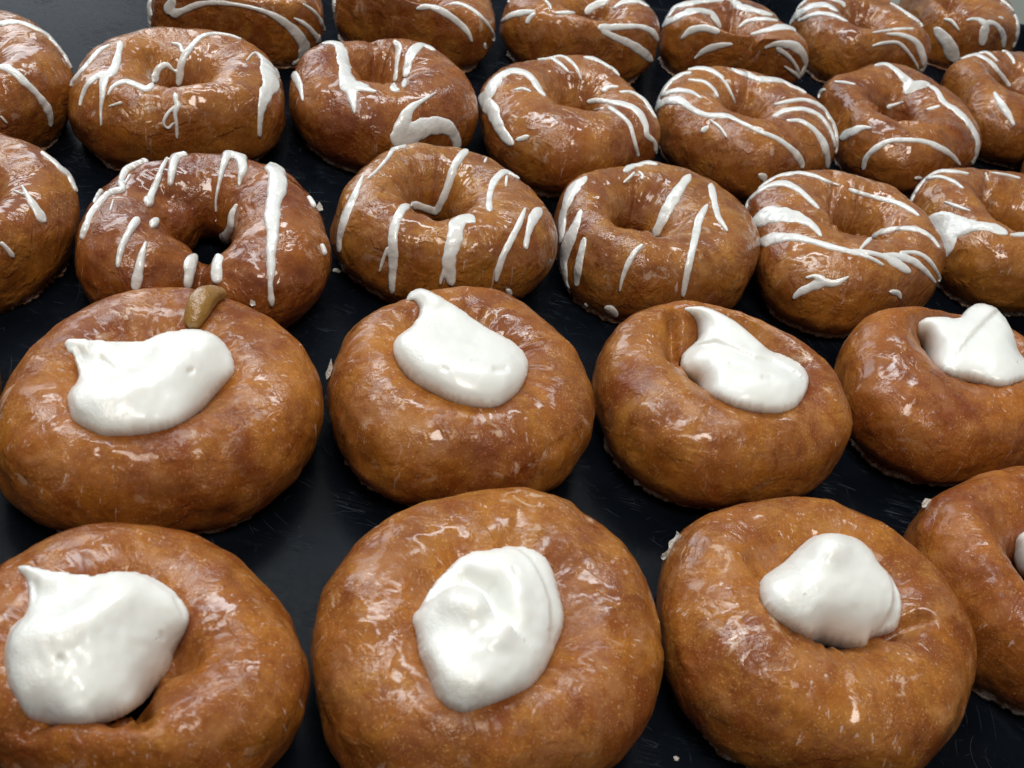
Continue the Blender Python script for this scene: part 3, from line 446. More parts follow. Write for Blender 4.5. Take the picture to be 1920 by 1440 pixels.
# creases: polyline px, z of the plane it lies on, depth mm, width mm, kind ('v' groove, 's' step: side left of the line drops)
CREASE = {
 'r1a': [('v', [(322, 1205), (332, 1245), (352, 1249)], .027, 6, 5), ('v', [(225, 1365), (262, 1330), (268, 1372)], .027, 6, 4), ('v', [(60, 1375), (108, 1352)], .027, 6, 5)],
 'r1c': [('v', [(1400, 1060), (1425, 1085)], .030, 4, 3.5), ('v', [(1675, 1185), (1725, 1172)], .030, 4, 3.5)],
 'r2c': [('v', [(1262, 608), (1272, 640), (1262, 668)], .031, 6, 4.5)],
 'r2d': [('v', [(1580, 800), (1640, 838), (1700, 858)], .016, 2.2, 2.4)],
 'r3b': [('v', [(822, 405), (850, 380), (880, 366)], .032, 3.0, 4.0)],
 'r3c': [('v', [(1186, 360), (1198, 400), (1206, 440)], .028, 2.4, 2.6), ('v', [(1228, 450), (1262, 425), (1290, 405)], .031, 2.4, 3.4)],
 'r3d': [('v', [(1557, 345), (1559, 400), (1566, 440)], .029, 2.8, 2.8), ('v', [(1640, 450), (1670, 432), (1690, 418)], .032, 2.4, 3.0)],
 'r3e': [('v', [(1852, 330), (1850, 370), (1860, 400)], .031, 2.6, 3.0)],
 'r4a': [('v', [(282, 110), (300, 130)], .031, 3, 4)],
 'r4b': [('v', [(700, 90), (706, 130)], .031, 3.2, 3.4), ('v', [(742, 100), (748, 150)], .031, 2.6, 3)],
 'r4e': [('s', [(1700, 235), (1650, 215), (1700, 180), (1760, 172)], .030, 3.5, 4), ('v', [(1640, 190), (1665, 222)], .030, 5, 4)],
 'r4d': [('v', [(1400, 150), (1405, 200)], .031, 2.4, 3)],
 'r5d': [('v', [(1372, 10), (1378, 60)], .031, 3, 3.4), ('v', [(1380, 92), (1420, 80)], .031, 4, 3)],
 'r5c': [('v', [(1108, 25), (1135, 10)], .032, 5, 3.5)],
 'r5f': [('s', [(1760, 40), (1800, 32), (1840, 20)], .030, 4, 5)],
}

def seg_dist(P, poly):
    """signed distance of 2-D points to a polyline (sign: left of it positive)"""
    best = np.full(len(P), 1e9); sg = np.ones(len(P))
    poly = np.array(poly)
    for a, b in zip(poly[:-1], poly[1:]):
        d = b - a; L = max((d ** 2).sum(), 1e-12)
        t = np.clip(((P - a) @ d) / L, 0, 1)
        q = a + t[:, None] * d; v = P - q; dist = np.hypot(v[:, 0], v[:, 1])
        m = dist < best
        best = np.where(m, dist, best); sg = np.where(m, np.sign(d[0] * v[:, 1] - d[1] * v[:, 0]), sg)
    return best, sg

NTH, NPH = 300, 120

def make_donut(key, idx):
    D = DONUTS[key]
    C = np.array(D['C']); Hc = np.array(D['Hc']); ri = D['ri']
    H = HEIGHT.get(key, .0345)
    th = np.linspace(0, 2 * np.pi, NTH, endpoint=False)
    ro_s = np.array(D['Ro']) / 1000
    Fq = np.fft.rfft(ro_s); full = np.zeros(NTH // 2 + 1, complex); full[:len(Fq) - 1] = Fq[:-1]
    Ro = np.fft.irfft(full, NTH) * NTH / len(ro_s)
    tp = np.stack([np.cos(th), np.sin(th), 0 * th], 1)
    cream = key in CREAMS
    Ri = ri * (1 + .16 * vnoise(tp, .8, idx * 7 + 1) + .08 * vnoise(tp, .35, idx * 7 + 2))
    ph = np.linspace(0, 2 * np.pi, NPH, endpoint=False)
    u = .5 + .5 * sp(np.cos(ph), .9); s = np.sin(ph)
    z = np.where(s > 0, .45 + .55 * sp(s, .9), .45 - .45 * np.abs(s) ** .75)
    out = np.stack([C[0] + Ro * np.cos(th), C[1] + Ro * np.sin(th)], 1)
    inn = np.stack([Hc[0] + Ri * np.cos(th), Hc[1] + Ri * np.sin(th)], 1)
    P = np.zeros((NTH, NPH, 3))
    P[..., :2] = inn[:, None] * (1 - u)[None, :, None] + out[:, None] * u[None, :, None]
    hv = H * (1 + .035 * vnoise(tp, .9, idx + 40))
    P[..., 2] = hv[:, None] * z[None]
    if cream:      # risen ring slopes a little towards the filled middle
        dip = np.exp(-((u - .16) / .2) ** 2) * np.clip(s, 0, 1)
        P[..., 2] -= .0022 * dip[None]
    # outward direction of the tube for displacement
    rad = np.stack([np.cos(th), np.sin(th)], 1)
    nx = np.cos(ph); nz = np.sin(ph)
    Nn = np.zeros_like(P); Nn[..., :2] = rad[:, None] * nx[None, :, None]; Nn[..., 2] = nz[None]
    V = P.reshape(-1, 3); Nf = Nn.reshape(-1, 3)
    uu = np.broadcast_to(u, (NTH, NPH)).reshape(-1); ss = np.broadcast_to(s, (NTH, NPH)).reshape(-1)
    tt = np.repeat(tp, NPH, 0); L = V - np.array([C[0], C[1], 0])
    o = idx * 31
    disp = .0006 * vnoise(L, .022, o) + .0007 * vnoise(L, .010, o + 1) + .00028 * vnoise(L, .0045, o + 2) + .00012 * vnoise(L, .0022, o + 9)
    # puckers running from the hole outwards
    pk = vnoise(tt * 1.0 + L * 3, .16, o + 3) + .7 * vnoise(tt, .09, o + 4)
    win = np.exp(-((uu - .22) / .30) ** 2) * np.clip(ss * 1.3 + .35, 0, 1)
    disp += .00050 * pk * win * np.clip(.6 + .9 * vnoise(L, .03, o + 12), 0, 1.3)
    # ragged lower edge
    low = np.clip(1 - V[:, 2] / .006, 0, 1) * (uu > .5)
    disp += low * (.0010 * vnoise(L, .006, o + 5) + .0006 * vnoise(L, .0028, o + 6) + .0002)
    V = V + Nf * disp[:, None]
    # pale seam round the waist
    for kind, pl, zc, amp, w in CREASE.get(key, []):
        poly = [on_plane(x, y, zc)[:2] for x, y in pl]
        d, sg = seg_dist(V[:, :2], poly); amp /= 1000; w /= 1000
        top = np.clip((V[:, 2] - .012) / .012, 0, 1) if zc > .02 else np.exp(-((V[:, 2] - zc) / .004) ** 2)
        if kind == 'v':
            V[:, 2] -= amp * np.exp(-(d / (w * .6)) ** 2) * top
        else:
            sd = d * sg
            V[:, 2] -= amp * np.where(sd > 0, (1 - np.exp(-sd / .0008)) * np.exp(-sd / w), 0) * top
    V[:, 2] = np.maximum(V[:, 2], .0002)
    base = np.array([C[0], C[1], 0])
    me = mesh_from(V - base, grid_faces(NTH, NPH)[:, ::-1])
    at = me.attributes.new('ring', 'FLOAT_VECTOR', 'POINT')
    ra = np.stack([tt[:, 0] * 3, tt[:, 1] * 3, np.broadcast_to(u, (NTH, NPH)).reshape(-1) * 1.2], 1) + np.array([idx * 3.7, 0, 0])
    at.data.foreach_set('vector', ra.astype(np.float32).ravel())
    return me, V, base, None

def bvh_of(V, Fc):
    return BVHTree.FromPolygons([Vector(v) for v in V], [tuple(f) for f in Fc])

GF = grid_faces(NTH, NPH)[:, ::-1].tolist()

def cast(bvh, px, py, toward=None):
    d = ray(px, py)
    h = bvh.ray_cast(Vector(CAMP), Vector(d), 5)
    if h[0] is not None or toward is None: return h[0], h[1], (px, py)
    x, y = px, py
    for k in range(1, 16):
        x2 = px + (toward[0] - px) * k * .012; y2 = py + (toward[1] - py) * k * .012
        h = bvh.ray_cast(Vector(CAMP), Vector(ray(x2, y2)), 5)
        if h[0] is not None: return h[0], h[1], (x2, y2)
    return None, None, None

def catmull(pts, step):
    pts = np.array(pts, float); n = len(pts)
    if n < 2: return pts
    P = np.vstack([2 * pts[0] - pts[1], pts, 2 * pts[-1] - pts[-2]])
    out = []
    for i in range(1, n):
        p0, p1, p2, p3 = P[i - 1], P[i], P[i + 1], P[i + 2]
        m = max(2, int(np.hypot(*(p2 - p1)[:2]) / step))
        for k in range(m):
            t = k / m
            out.append(.5 * ((2 * p1) + (-p0 + p2) * t + (2 * p0 - 5 * p1 + 4 * p2 - p3) * t * t + (-p0 + 3 * p1 - 3 * p2 + p3) * t ** 3))
    out.append(pts[-1])
    return np.array(out)

def stroke_mesh(bvh, centre, pts, verts, faces, seed):
    JUMP = .016 if V2 is not None else .0075
    sm = catmull(pts, 2.2)
    sm[:, 2] = np.maximum(sm[:, 2], 2.0)
    sm[:, 2] *= 1 + .10 * np.array([math.sin(i * .45 + seed) * math.sin(i * .17 + 2 * seed) for i in range(len(sm))])
    hits = []
    for x, y, w in sm:
        p, n, q = cast(bvh, x, y, centre)
        hits.append((p, n, w))
    run = []; runs = []
    last = None
    for h in hits:
        if h[0] is None or (last is not None and (h[0] - last).length > JUMP):
            if len(run) > 6: runs.append(run)
            run = []
        last = h[0]
        if h[0] is not None: run.append(h)
    if len(run) > (6 if runs else 2): runs.append(run)
    NS = 9
    for run in runs:
        pos = [r[0] for r in run]; nor = [r[1] for r in run]
        nor = [(sum((nor[k] for k in range(max(0, i - 2), min(len(run), i + 3))), Vector())).normalized() for i in range(len(run))]
        rows = []
        n = len(run)
        for i in range(n):
            t = (pos[min(i + 1, n - 1)] - pos[max(i - 1, 0)])
            if t.length < 1e-7: t = Vector((1, 0, 0))
            t.normalize(); nn = nor[i]; b = nn.cross(t).normalized()
            depth = (np.array(pos[i]) - CAMP) @ R[:, 2]
            w = run[i][2] * depth / F + .0003
            # foreshortening of b in the picture
            bc = R.T @ np.array(b); tcam = R.T @ np.array(t)
            b2 = bc[:2]; t2 = tcam[:2] / max(np.linalg.norm(tcam[:2]), 1e-4)
            k = abs(b2[0] * t2[1] - b2[1] * t2[0])
            w = w / max(.58, k)
            # round ends
            e = min(i, n - 1 - i) * 2.2 * depth / F
            if e < w * .5: w = w * max(.15, math.sqrt(max(0, 1 - (1 - e / (w * .5)) ** 2)))
            rows.append((pos[i], nn, b, t, w))
        base0 = len(verts); cnt = 0
        for (p, nn, b, t, w) in rows:
            hgt = min(.0016, .0003 + .48 * w)
            ring = []
            for j in range(NS):
                s = -1 + 2 * j / (NS - 1)
                q = p + b * (w * .5 * s)
                loc, n2, _, dist = bvh.find_nearest(q)
                if loc is None: loc, n2 = q, nn
                if n2.dot(nn) < .2: n2 = nn
                ring.append((loc, n2, s))
            for loc, n2, s in ring: verts.append(loc + n2 * (hgt * math.sqrt(max(0, 1 - s * s)) + .00002))
            for loc, n2, s in reversed(ring[1:-1]): verts.append(loc - n2 * (.0008 * math.sqrt(max(0.05, 1 - s * s))))
            cnt += 1
        m = 2 * NS - 2
        for i in range(cnt - 1):
            for j in range(m):
                a = base0 + i * m + j; b_ = base0 + i * m + (j + 1) % m
                faces.append((a, b_, b_ + m, a + m))
        faces.append(tuple(base0 + j for j in range(m))[::-1])
        faces.append(tuple(base0 + (cnt - 1) * m + j for j in range(m)))

def remesh(me, voxel, smooth_it=4):
    o = bpy.data.objects.new('tmp', me); COL.objects.link(o)
    r = o.modifiers.new('r', 'REMESH'); r.mode = 'VOXEL'; r.voxel_size = voxel; r.use_smooth_shade = True
    s = o.modifiers.new('s', 'SMOOTH'); s.factor = .5; s.iterations = smooth_it
    dg = bpy.context.evaluated_depsgraph_get()
    m2 = bpy.data.meshes.new_from_object(o.evaluated_get(dg))
    bpy.data.objects.remove(o); bpy.data.meshes.remove(me)
    return m2

def split_islands(me, min_faces=24):
    n = len(me.vertices)
    V = np.empty(n * 3); me.vertices.foreach_get('co', V); V = V.reshape(-1, 3)
    E = np.empty(len(me.edges) * 2, int); me.edges.foreach_get('vertices', E); E = E.reshape(-1, 2)
    lab = np.arange(n)
    while True:
        m = np.minimum(lab[E[:, 0]], lab[E[:, 1]])
        new = lab.copy(); np.minimum.at(new, E[:, 0], m); np.minimum.at(new, E[:, 1], m)
        new = new[new]
        if (new == lab).all(): break
        lab = new
    fs = [tuple(p.vertices) for p in me.polygons]
    by = {}
    for f in fs: by.setdefault(lab[f[0]], []).append(f)
    res = []
    for k, ff in by.items():
        if len(ff) < min_faces: continue
        ids = sorted({i for f in ff for i in f}); mp = {v: i for i, v in enumerate(ids)}
        res.append((V[ids], [tuple(mp[i] for i in f) for f in ff]))
    return res

# ------------------------------------------------------------------ the split doughnut: an open ring whose front end folds over
SPLIT = [[(232, 440, 15.5), (243, 405, 14.5), (288, 378, 15), (350, 366, 15.5), (420, 366, 16), (480, 385, 16.5), (520, 425, 17), (530, 475, 17), (512, 515, 17), (470, 538, 15.5), (436, 545, 12), (405, 540, 9), (380, 538, 8.5), (350, 542, 10)],
         [(298, 512, 13.5), (280, 518, 16), (258, 512, 17.3), (240, 490, 17), (232, 455, 16)],
         [(262, 432, 12), (288, 424, 12.5), (312, 420, 11.5), (326, 426, 9.5)]]

def split_donut(key, idx):
    me0, V0, base, _ = make_donut(key, idx)
    bpy.data.meshes.remove(me0)
    bm = bmesh.new()
    for ch in SPLIT:
        for x, y, r in catmull([(a, b, c) for a, b, c in ch], 5):
            r = r / 1000; p = on_plane(x, y, r)
            bmesh.ops.create_icosphere(bm, subdivisions=3, radius=r, matrix=Matrix.Translation(Vector((p[0] - base[0], p[1] - base[1], r - .0012))) @ Matrix.Diagonal((1, 1, 1.03, 1)))
    me = bpy.data.meshes.new('s'); bm.to_mesh(me); bm.free()
    me = remesh(me, .0009, 14)
    n = len(me.vertices); L = np.empty(n * 3); me.vertices.foreach_get('co', L); L = L.reshape(-1, 3)
    N = np.empty(n * 3); me.vertices.foreach_get('normal', N); N = N.reshape(-1, 3)
    o = idx * 31
    d = .0009 * vnoise(L, .020, o) + .0007 * vnoise(L, .009, o + 1) + .0003 * vnoise(L, .0042, o + 2) + .00012 * vnoise(L, .0022, o + 3)
    L = L + N * d[:, None]; L[:, 2] = np.maximum(L[:, 2], .0002)
    F4 = [tuple(p.vertices) for p in me.polygons]
    bpy.data.meshes.remove(me)
    me = mesh_from(L, F4)
    a = np.arctan2(L[:, 1], L[:, 0]); rr = np.hypot(L[:, 0], L[:, 1])
    at = me.attributes.new('ring', 'FLOAT_VECTOR', 'POINT')
    at.data.foreach_set('vector', np.stack([np.cos(a) * 3, np.sin(a) * 3, (rr - .01) / .03 * 1.2], 1).astype(np.float32).ravel())
    return me, V0, base, (L + base, F4)

# ------------------------------------------------------------------ whipped cream
def make_cream(key, bvh, base):
    (x0, y0, sc), pts, Hmm, feats = CREAMS[key]
    px = lambda p: np.array([x0 + p[0] / sc, y0 + p[1] / sc])
    poly = np.array([px(p) for p in pts])
    closed = np.vstack([poly, poly[:1]])
    # smooth closed outline
    n = len(poly); out = []
    step = 3.6
    for i in range(n):
        p0, p1, p2, p3 = poly[i - 1], poly[i], poly[(i + 1) % n], poly[(i + 2) % n]
        m = max(1, int(np.hypot(*(p2 - p1)) / step))
        for k in range(m):
            t = k / m
            out.append(.5 * ((2 * p1) + (-p0 + p2) * t + (2 * p0 - 5 * p1 + 4 * p2 - p3) * t * t + (-p0 + 3 * p1 - 3 * p2 + p3) * t ** 3))
    bd = np.array(out); nb = len(bd)
    lo, hi = bd.min(0), bd.max(0)
    gs = max(3.6, np.sqrt((hi - lo).prod() / 4200))
    rnd = np.random.RandomState(5)
    gx, gy = np.meshgrid(np.arange(lo[0], hi[0], gs), np.arange(lo[1], hi[1], gs))
    gx[::2] += gs / 2
    G = np.stack([gx.ravel(), gy.ravel()], 1)
    def inside(Q):
        r = np.zeros(len(Q), bool)
        for a, b in zip(bd, np.roll(bd, -1, 0)):
            c = (a[1] > Q[:, 1]) != (b[1] > Q[:, 1])
            with np.errstate(divide='ignore', invalid='ignore'):
                xx = (b[0] - a[0]) * (Q[:, 1] - a[1]) / (b[1] - a[1] + 1e-12) + a[0]
            r ^= c & (Q[:, 0] < xx)
        return r
    dist = lambda Q: seg_dist(Q, np.vstack([bd, bd[:1]]))[0]
    G = G[inside(G)]; G = G[dist(G) > gs * .55]
    allp = np.vstack([bd, G])
    r = delaunay_2d_cdt([Vector(p) for p in allp], [(i, (i + 1) % nb) for i in range(nb)], [], 1, 1e-5)
    V2 = np.array([tuple(v) for v in r[0]]); FC = [tuple(f) for f in r[2]]
    nv = len(V2)
    isb = dist(V2) < .35
    # Poisson inflation and base depth
    E = {tuple(sorted((f[i], f[(i + 1) % 3]))) for f in FC for i in range(3)}
    E = np.array(list(E))
    A = np.zeros((nv, nv)); A[E[:, 0], E[:, 1]] = -1; A[E[:, 1], E[:, 0]] = -1
    deg = -A.sum(1); A[np.arange(nv), np.arange(nv)] = deg
    ctr = bd.mean(0)
    dep = np.zeros(nv)
    for i in np.where(isb)[0]:
        p, nn, q = cast(bvh, V2[i][0], V2[i][1], ctr)
        P = np.array(p) if p is not None else on_plane(V2[i][0], V2[i][1], .030)
        dep[i] = np.linalg.norm(P - CAMP)
    bi = np.array([int(np.argmin(((V2 - p) ** 2).sum(1))) for p in bd]); dd = dep[bi]
    kw = np.hanning(27)[1:-1]; kw /= kw.sum(); hw = len(kw) // 2
    ddp = np.concatenate([dd[-hw:], dd, dd[:hw]]); dep[bi] = np.convolve(ddp, kw, 'valid')
    # limit boundary depth so parts over the hole do not dive in
    md = dep[isb]
    for i in np.where(isb)[0]:
        pl = np.linalg.norm(on_plane(V2[i][0], V2[i][1], .023) - CAMP)
        dep[i] = min(dep[i], pl)
    A[isb] = 0; A[isb, isb] = 1
    A[np.where(isb)[0], np.where(isb)[0]] = 1
    cell = gs * gs * .9
    b1 = np.where(isb, dep, 0); b2 = np.where(isb, 0, cell)
    sol = np.linalg.solve(A, np.stack([b1, b2], 1))
    dep = sol[:, 0]; u = np.clip(sol[:, 1], 0, None)
    infl = np.sqrt(u); infl /= infl.max()
    h = Hmm * infl ** .9
    edge = np.clip(dist(V2) / 14.0, 0, 1)
    for kind, pl, w, amp in feats:
        d, sg = seg_dist(V2, [px(p) for p in pl]); w = w / sc
        if kind == 'g': h = h + amp * np.exp(-(d / w) ** 2) * edge
        else:
            sd = d * sg
            h = h - amp * np.where(sd > 0, (1 - np.exp(-sd / 3.5)) * np.exp(-sd / w), 0) * edge
    P3 = np.stack([V2[:, 0], V2[:, 1], 0 * V2[:, 0]], 1)
    h = h + edge * (.18 * vnoise(P3, 38, 3) + .14 * vnoise(P3, 16, 4))
    h = np.maximum(h, .25 * np.sqrt(np.clip(edge, 0, 1)))
    h /= 1000
    rays = np.array([ray(x, y) for x, y in V2])
    B = CAMP + rays * dep[:, None]
    dirv = -rays * .62 + np.array([0, 0, .5]); dirv /= np.linalg.norm(dirv, axis=1)[:, None]
    dirb = rays * .5 + np.array([0, 0, -.8]); dirb /= np.linalg.norm(dirb, axis=1)[:, None]
    top = B + dirv * h[:, None]
    bot = B + dirb * (infl * .010)[:, None]
    V = np.vstack([top, bot]); idm = np.arange(nv) + nv; idm[isb] = np.where(isb)[0]
    Fs = [f for f in FC] + [tuple(idm[i] for i in f)[::-1] for f in FC]
    # consistent outward orientation
    me = mesh_from(V - base, Fs)
    bm = bmesh.new(); bm.from_mesh(me)
    bmesh.ops.delete(bm, geom=[v for v in bm.verts if not v.link_faces], context='VERTS')
    bmesh.ops.recalc_face_normals(bm, faces=bm.faces)
    bm.to_mesh(me); bm.free()
    me.polygons.foreach_set('use_smooth', [True] * len(me.polygons))
    return me

# ------------------------------------------------------------------ build all
CREAM_GROUP = 'glazed doughnuts topped with white cream'
DRIZ_GROUP = 'glazed doughnuts drizzled with white icing'
built = {}
for idx, key in enumerate(DONUTS):
    me, V, base, V2 = make_donut(key, idx) if key != 'r3a' else split_donut(key, idx)
    label = LABELS[key]
    cream = key in CREAMS
    root = bpy.data.objects.new('cream_doughnut' if cream else 'iced_doughnut', None)
    COL.objects.link(root); root.location = base; root.empty_display_size = .02
    root['label'] = label; root['category'] = 'doughnut'; root['group'] = CREAM_GROUP if cream else DRIZ_GROUP
    o = link('dough_ring', me, M_D if cream else M_DG, root)
    o.color = TINT.get(key, (1, 1, 1, 1))
    bvh = bvh_of(V, GF) if V2 is None else bvh_of(*V2)
    ctr = tuple(proj(base + np.array([0, 0, .02]))[0])
    if key in STROKES:
        verts, faces = [], []
        for si, (vw, pts) in enumerate(STROKES[key]):
            x0, y0, sc = VIEWS[vw]
            pp = [(x0 + a / sc, y0 + b / sc, w / sc) for a, b, w in pts]
            stroke_mesh(bvh, ctr, pp, verts, faces, si + idx)
        if verts:
            b3 = Vector(base)
            im = mesh_from([v - b3 for v in verts], faces)
            im = remesh(im, .00030, 5)
            for Vi, Fi in split_islands(im):
                link('icing_stripe', mesh_from(Vi, Fi), M_I, root)
            bpy.data.meshes.remove(im)
    if cream:
        cm = make_cream(key, bvh, base)
        co = link('cream_dollop', cm, M_C, root)
        sb = co.modifiers.new('subd', 'SUBSURF'); sb.levels = 1; sb.render_levels = 1
    built[key] = (root, bvh, base, V)

# ragged foot of set glaze round the bottom edge
def glaze_foot(key, idx):
    root, bvh, base, V = built[key]
    D = DONUTS[key]; ro_s = np.array(D['Ro']) / 1000; n = 420
    G = V.reshape(NTH, NPH, 3)
    # outline of the ring close to the tray
    j0 = int(NPH * .865); ringp = G[:, j0, :]
    th = np.linspace(0, 2 * np.pi, n, endpoint=False)
    ii = (th / (2 * np.pi) * NTH); i0 = ii.astype(int) % NTH; fr = (ii % 1)[:, None]
    P = ringp[i0] * (1 - fr) + ringp[(i0 + 1) % NTH] * fr
    c = base[:2]; rv = P[:, :2] - c; rl = np.linalg.norm(rv, axis=1)[:, None]; rv = rv / rl
    tt = np.stack([np.cos(th), np.sin(th), 0 * th], 1)
    rag = np.clip(.6 + 1.2 * vnoise(tt, .28, idx + 90) + .7 * vnoise(tt, .06, idx + 91) + .5 * vnoise(tt, .025, idx + 92), 0, 2.2) * .0011
    zt = np.clip(1 + .5 * vnoise(tt, .10, idx + 93), .3, 2) * .0016
    rows = []
    rr = rl[:, 0]
    # in -> out profile
    prof = [(-.004, .0), (-.004, .9), (-.0012, 1.0), (.0, .8), (1.0, .55), (1.0, .0)]
    Vv = []
    for k, (a, zz) in enumerate(prof):
        r_ = rr + (a if k < 4 else rag * 1.0) - .0006
        Vv.append(np.stack([c[0] + rv[:, 0] * r_, c[1] + rv[:, 1] * r_, .00015 + zt * zz], 1))
    Vv = np.stack(Vv, 1).reshape(-1, 3)
    me = mesh_from(Vv - base, grid_faces(n, len(prof), True, True)[:, ::-1])
    link('glaze_foot', me, M_FT, root)
for idx, key in enumerate(DONUTS): glaze_foot(key, idx)

# torn flakes of dried glaze standing off the edge
def flake(key, pts, thick=.0006, z_hint=.012):
    root, bvh, base, V = built[key]
    pts = np.array(pts, float); c = pts.mean(0)
    ctr = proj(base + np.array([0, 0, .015]))[0]
    q = c.copy(); hit = None
    for k in range(60):
        hit = bvh.ray_cast(Vector(CAMP), Vector(ray(*q)), 5)[0]
        if hit is not None: break
        q = q + (ctr - c) * .01
    dist = (np.array(hit) - CAMP) @ R[:, 2] if hit is not None else .5
    dist += .0005
    Vf = []
    for s in (-thick, thick):
        for p in pts:
            d = R @ np.array([(p[0] - 960) / F, (p[1] - 720) / F, 1.0])
            Vf.append(CAMP + d * (dist + s + .0012 * math.sin(p[0] * .21)) - base)
    n = len(pts)
    Fs = [tuple(range(n)), tuple(range(n, 2 * n))[::-1]] + [(i, i + n, (i + 1) % n + n, (i + 1) % n) for i in range(n)]
    me = mesh_from(Vf, Fs, False)
    bm = bmesh.new(); bm.from_mesh(me); bmesh.ops.recalc_face_normals(bm, faces=bm.faces); bm.to_mesh(me); bm.free()
    link('glaze_flake', me, M_F, root)

for key, pts in FLAKES: flake(key, pts)

# small lumps: pale dough knob on the back left cream doughnut, glaze drops
OFFS = {'dough_knob': -.50}
def blob(key, name, mat, centres, flat=.6, vox=.0005, sm=6):
    root, bvh, base, V = built[key]
    ctr = tuple(proj(base + np.array([0, 0, .02]))[0])
    bm = bmesh.new()
    for x, y, r in centres:
        p, nn, q = cast(bvh, x, y, ctr)
        if p is None: continue
        depth = (np.array(p) - CAMP) @ R[:, 2]; rad = r * depth / F
        nn = Vector(nn)
        rot = nn.to_track_quat('Z', 'Y').to_matrix().to_4x4()
        bmesh.ops.create_icosphere(bm, subdivisions=3, radius=rad, matrix=Matrix.Translation(p + nn * rad * OFFS.get(name, .05) - Vector(base)) @ rot @ Matrix.Diagonal((1, 1, flat, 1)))
    me = bpy.data.meshes.new(name); bm.to_mesh(me); bm.free()
    me = remesh(me, vox, sm)
    link(name, me, mat, root)

blob('r2a', 'dough_knob', M_K, [(365, 606, 19), (366, 600, 21), (368, 593, 23), (371, 586, 25), (374, 579, 26), (379, 573, 26), (385, 568, 25), (392, 564, 23), (400, 561, 20), (408, 559, 17)], .85, sm=30)

# crumbs and drops of glaze lying on the tray
for x, y, r, lab in CRUMBS:
    p = on_plane(x, y, .0006); rad = r * np.linalg.norm(p - CAMP) / F
    bm = bmesh.new()
    bmesh.ops.create_icosphere(bm, subdivisions=4, radius=rad)
    Vc = np.array([v.co for v in bm.verts]); k = 1 + .34 * vnoise(Vc, rad * .9, int(x)) + .18 * vnoise(Vc, rad * .4, int(y))
    for v, kk, c in zip(bm.verts, k, Vc): v.co = (c[0] * kk * 1.25, c[1] * kk, max(c[2] * kk * .55, -.0004))
    me = bpy.data.meshes.new('c'); bm.to_mesh(me); bm.free()
    for pl in me.polygons: pl.use_smooth = True
    o = link('glaze_crumb', me, M_F, None, lab, 'crumb', 'bits of set glaze on the tray'); o.location = (p[0], p[1], .0005)

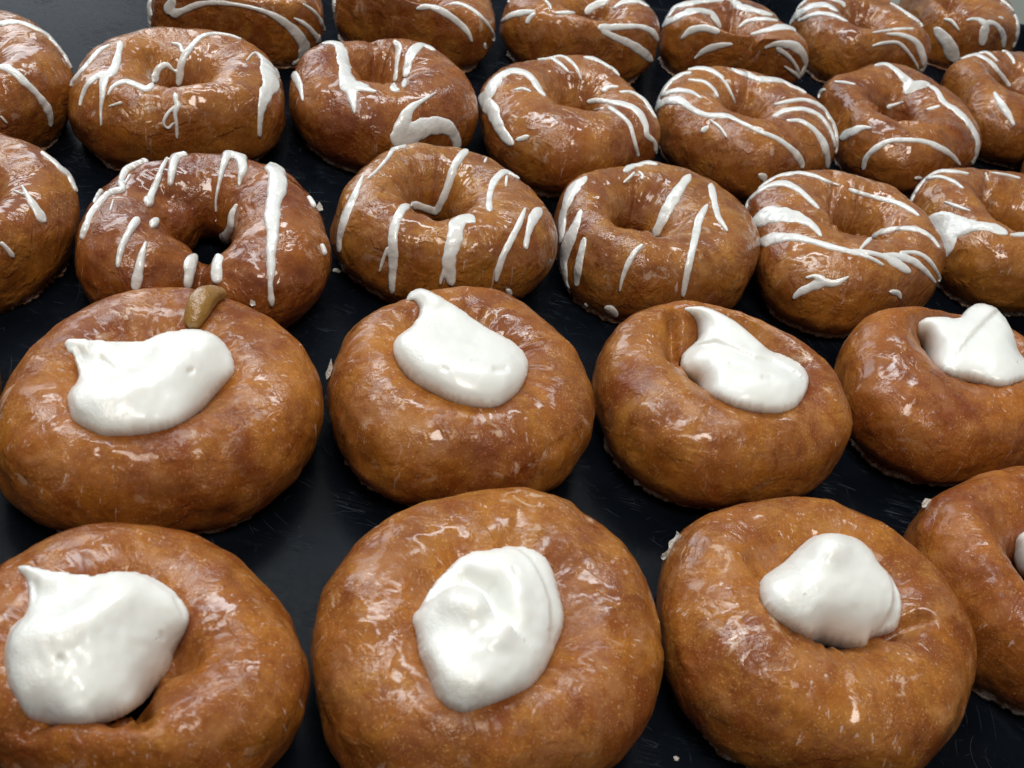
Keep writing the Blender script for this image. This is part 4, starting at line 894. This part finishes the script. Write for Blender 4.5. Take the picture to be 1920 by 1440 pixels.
# ------------------------------------------------------------------ tray and counter
rowdir = math.radians(TRAY_ANGLE)
ex = Vector((math.cos(rowdir), math.sin(rowdir), 0)); ey = Vector((-ex.y, ex.x, 0))
e0 = Vector(on_plane(*TRAY_EDGE_PX, .014))         # a point of the far rim top
far = e0.dot(ey)
def tray():
    t = .0016; lip = .014; w = .0045
    xs0, xs1 = -.62, .62
    org = ex * (e0.dot(ex) - .30)
    ymax = far; ymin = far - 1.02
    bm = bmesh.new()
    # section across y: flat floor with a sloping raised rim at each side, rounded
    def loop(inset, z, rc):
        pts = []
        x0, x1, y0, y1 = xs0 + inset, xs1 - inset, ymin + inset, ymax - inset
        for cx, cy, a0 in ((x1 - rc, y1 - rc, 0), (x0 + rc, y1 - rc, 90), (x0 + rc, y0 + rc, 180), (x1 - rc, y0 + rc, 270)):
            for k in range(9):
                a = math.radians(a0 + k * 90 / 8)
                x, y = cx + rc * math.cos(a), cy + rc * math.sin(a)
                v = org + ex * x + ey * y; pts.append(bm.verts.new((v.x, v.y, z)))
        return pts
    secs = [(.026, -.0002), (.022, -.0001), (.018, .0012), (.014, .005), (.008, .0115), (.005, .0135), (.001, .014), (-.002, .0132), (-.003, .0112), (-.002, .010), (.002, .009), (.010, .002), (.016, -.0018), (.024, -.002)]
    loops = [loop(i, z, .03) for i, z in secs]
    for a, b in zip(loops[:-1], loops[1:]):
        n = len(a)
        for i in range(n): bm.faces.new((a[i], a[(i + 1) % n], b[(i + 1) % n], b[i]))
    bm.faces.new(loops[0][::-1]); bm.faces.new(loops[-1])
    bmesh.ops.recalc_face_normals(bm, faces=bm.faces)
    me = bpy.data.meshes.new('baking_tray'); bm.to_mesh(me); bm.free()
    for p in me.polygons: p.use_smooth = len(p.vertices) == 4
    link('baking_tray', me, M_T, None, 'scratched black baking tray with a low raised rim under all the doughnuts', 'baking tray')
tray()
me = mesh_from([(-2, -1.5, -.0022), (2.5, -1.5, -.0022), (2.5, 3, -.0022), (-2, 3, -.0022), (-2, -1.5, -.03), (2.5, -1.5, -.03), (2.5, 3, -.03), (-2, 3, -.03)],
               [(0, 1, 2, 3), (7, 6, 5, 4), (0, 4, 5, 1), (1, 5, 6, 2), (2, 6, 7, 3), (3, 7, 4, 0)], False)
link('counter', me, M_G, kind='structure')

# ------------------------------------------------------------------ lights
def area(name, loc, target, sx, sy, power, col):
    l = bpy.data.lights.new(name, 'AREA'); l.shape = 'RECTANGLE'; l.size = sx; l.size_y = sy; l.energy = power; l.color = col
    o = bpy.data.objects.new(name, l); COL.objects.link(o); o.location = loc
    o.rotation_euler = (Vector(target) - Vector(loc)).to_track_quat('-Z', 'Y').to_euler()
    return o
for a in LIGHTS: area(*a)
w = bpy.data.worlds.new('World'); SC.world = w; w.use_nodes = True
bg = w.node_tree.nodes['Background']; bg.inputs[0].default_value = WORLD[0]; bg.inputs[1].default_value = WORLD[1]

# ------------------------------------------------------------------ camera
cd = bpy.data.cameras.new('camera'); cam = bpy.data.objects.new('camera', cd); COL.objects.link(cam)
Rm = Matrix(((R[0][0], -R[0][1], -R[0][2]), (R[1][0], -R[1][1], -R[1][2]), (R[2][0], -R[2][1], -R[2][2])))
cam.matrix_world = Matrix.Translation(Vector(CAMP)) @ Rm.to_4x4()
cd.sensor_width = 36; cd.lens = F / 1920 * 36; cd.clip_start = .01; cd.clip_end = 20
cd.dof.use_dof = True; cd.dof.focus_distance = .36; cd.dof.aperture_fstop = DOF_F
SC.camera = cam
SC.view_settings.view_transform = 'Standard'; SC.view_settings.look = 'None'
SC.view_settings.exposure = EXPOSURE; SC.view_settings.gamma = 1; SC.view_settings.use_curve_mapping = False
SC.cycles.max_bounces = 8
SC.cycles.use_denoising = True
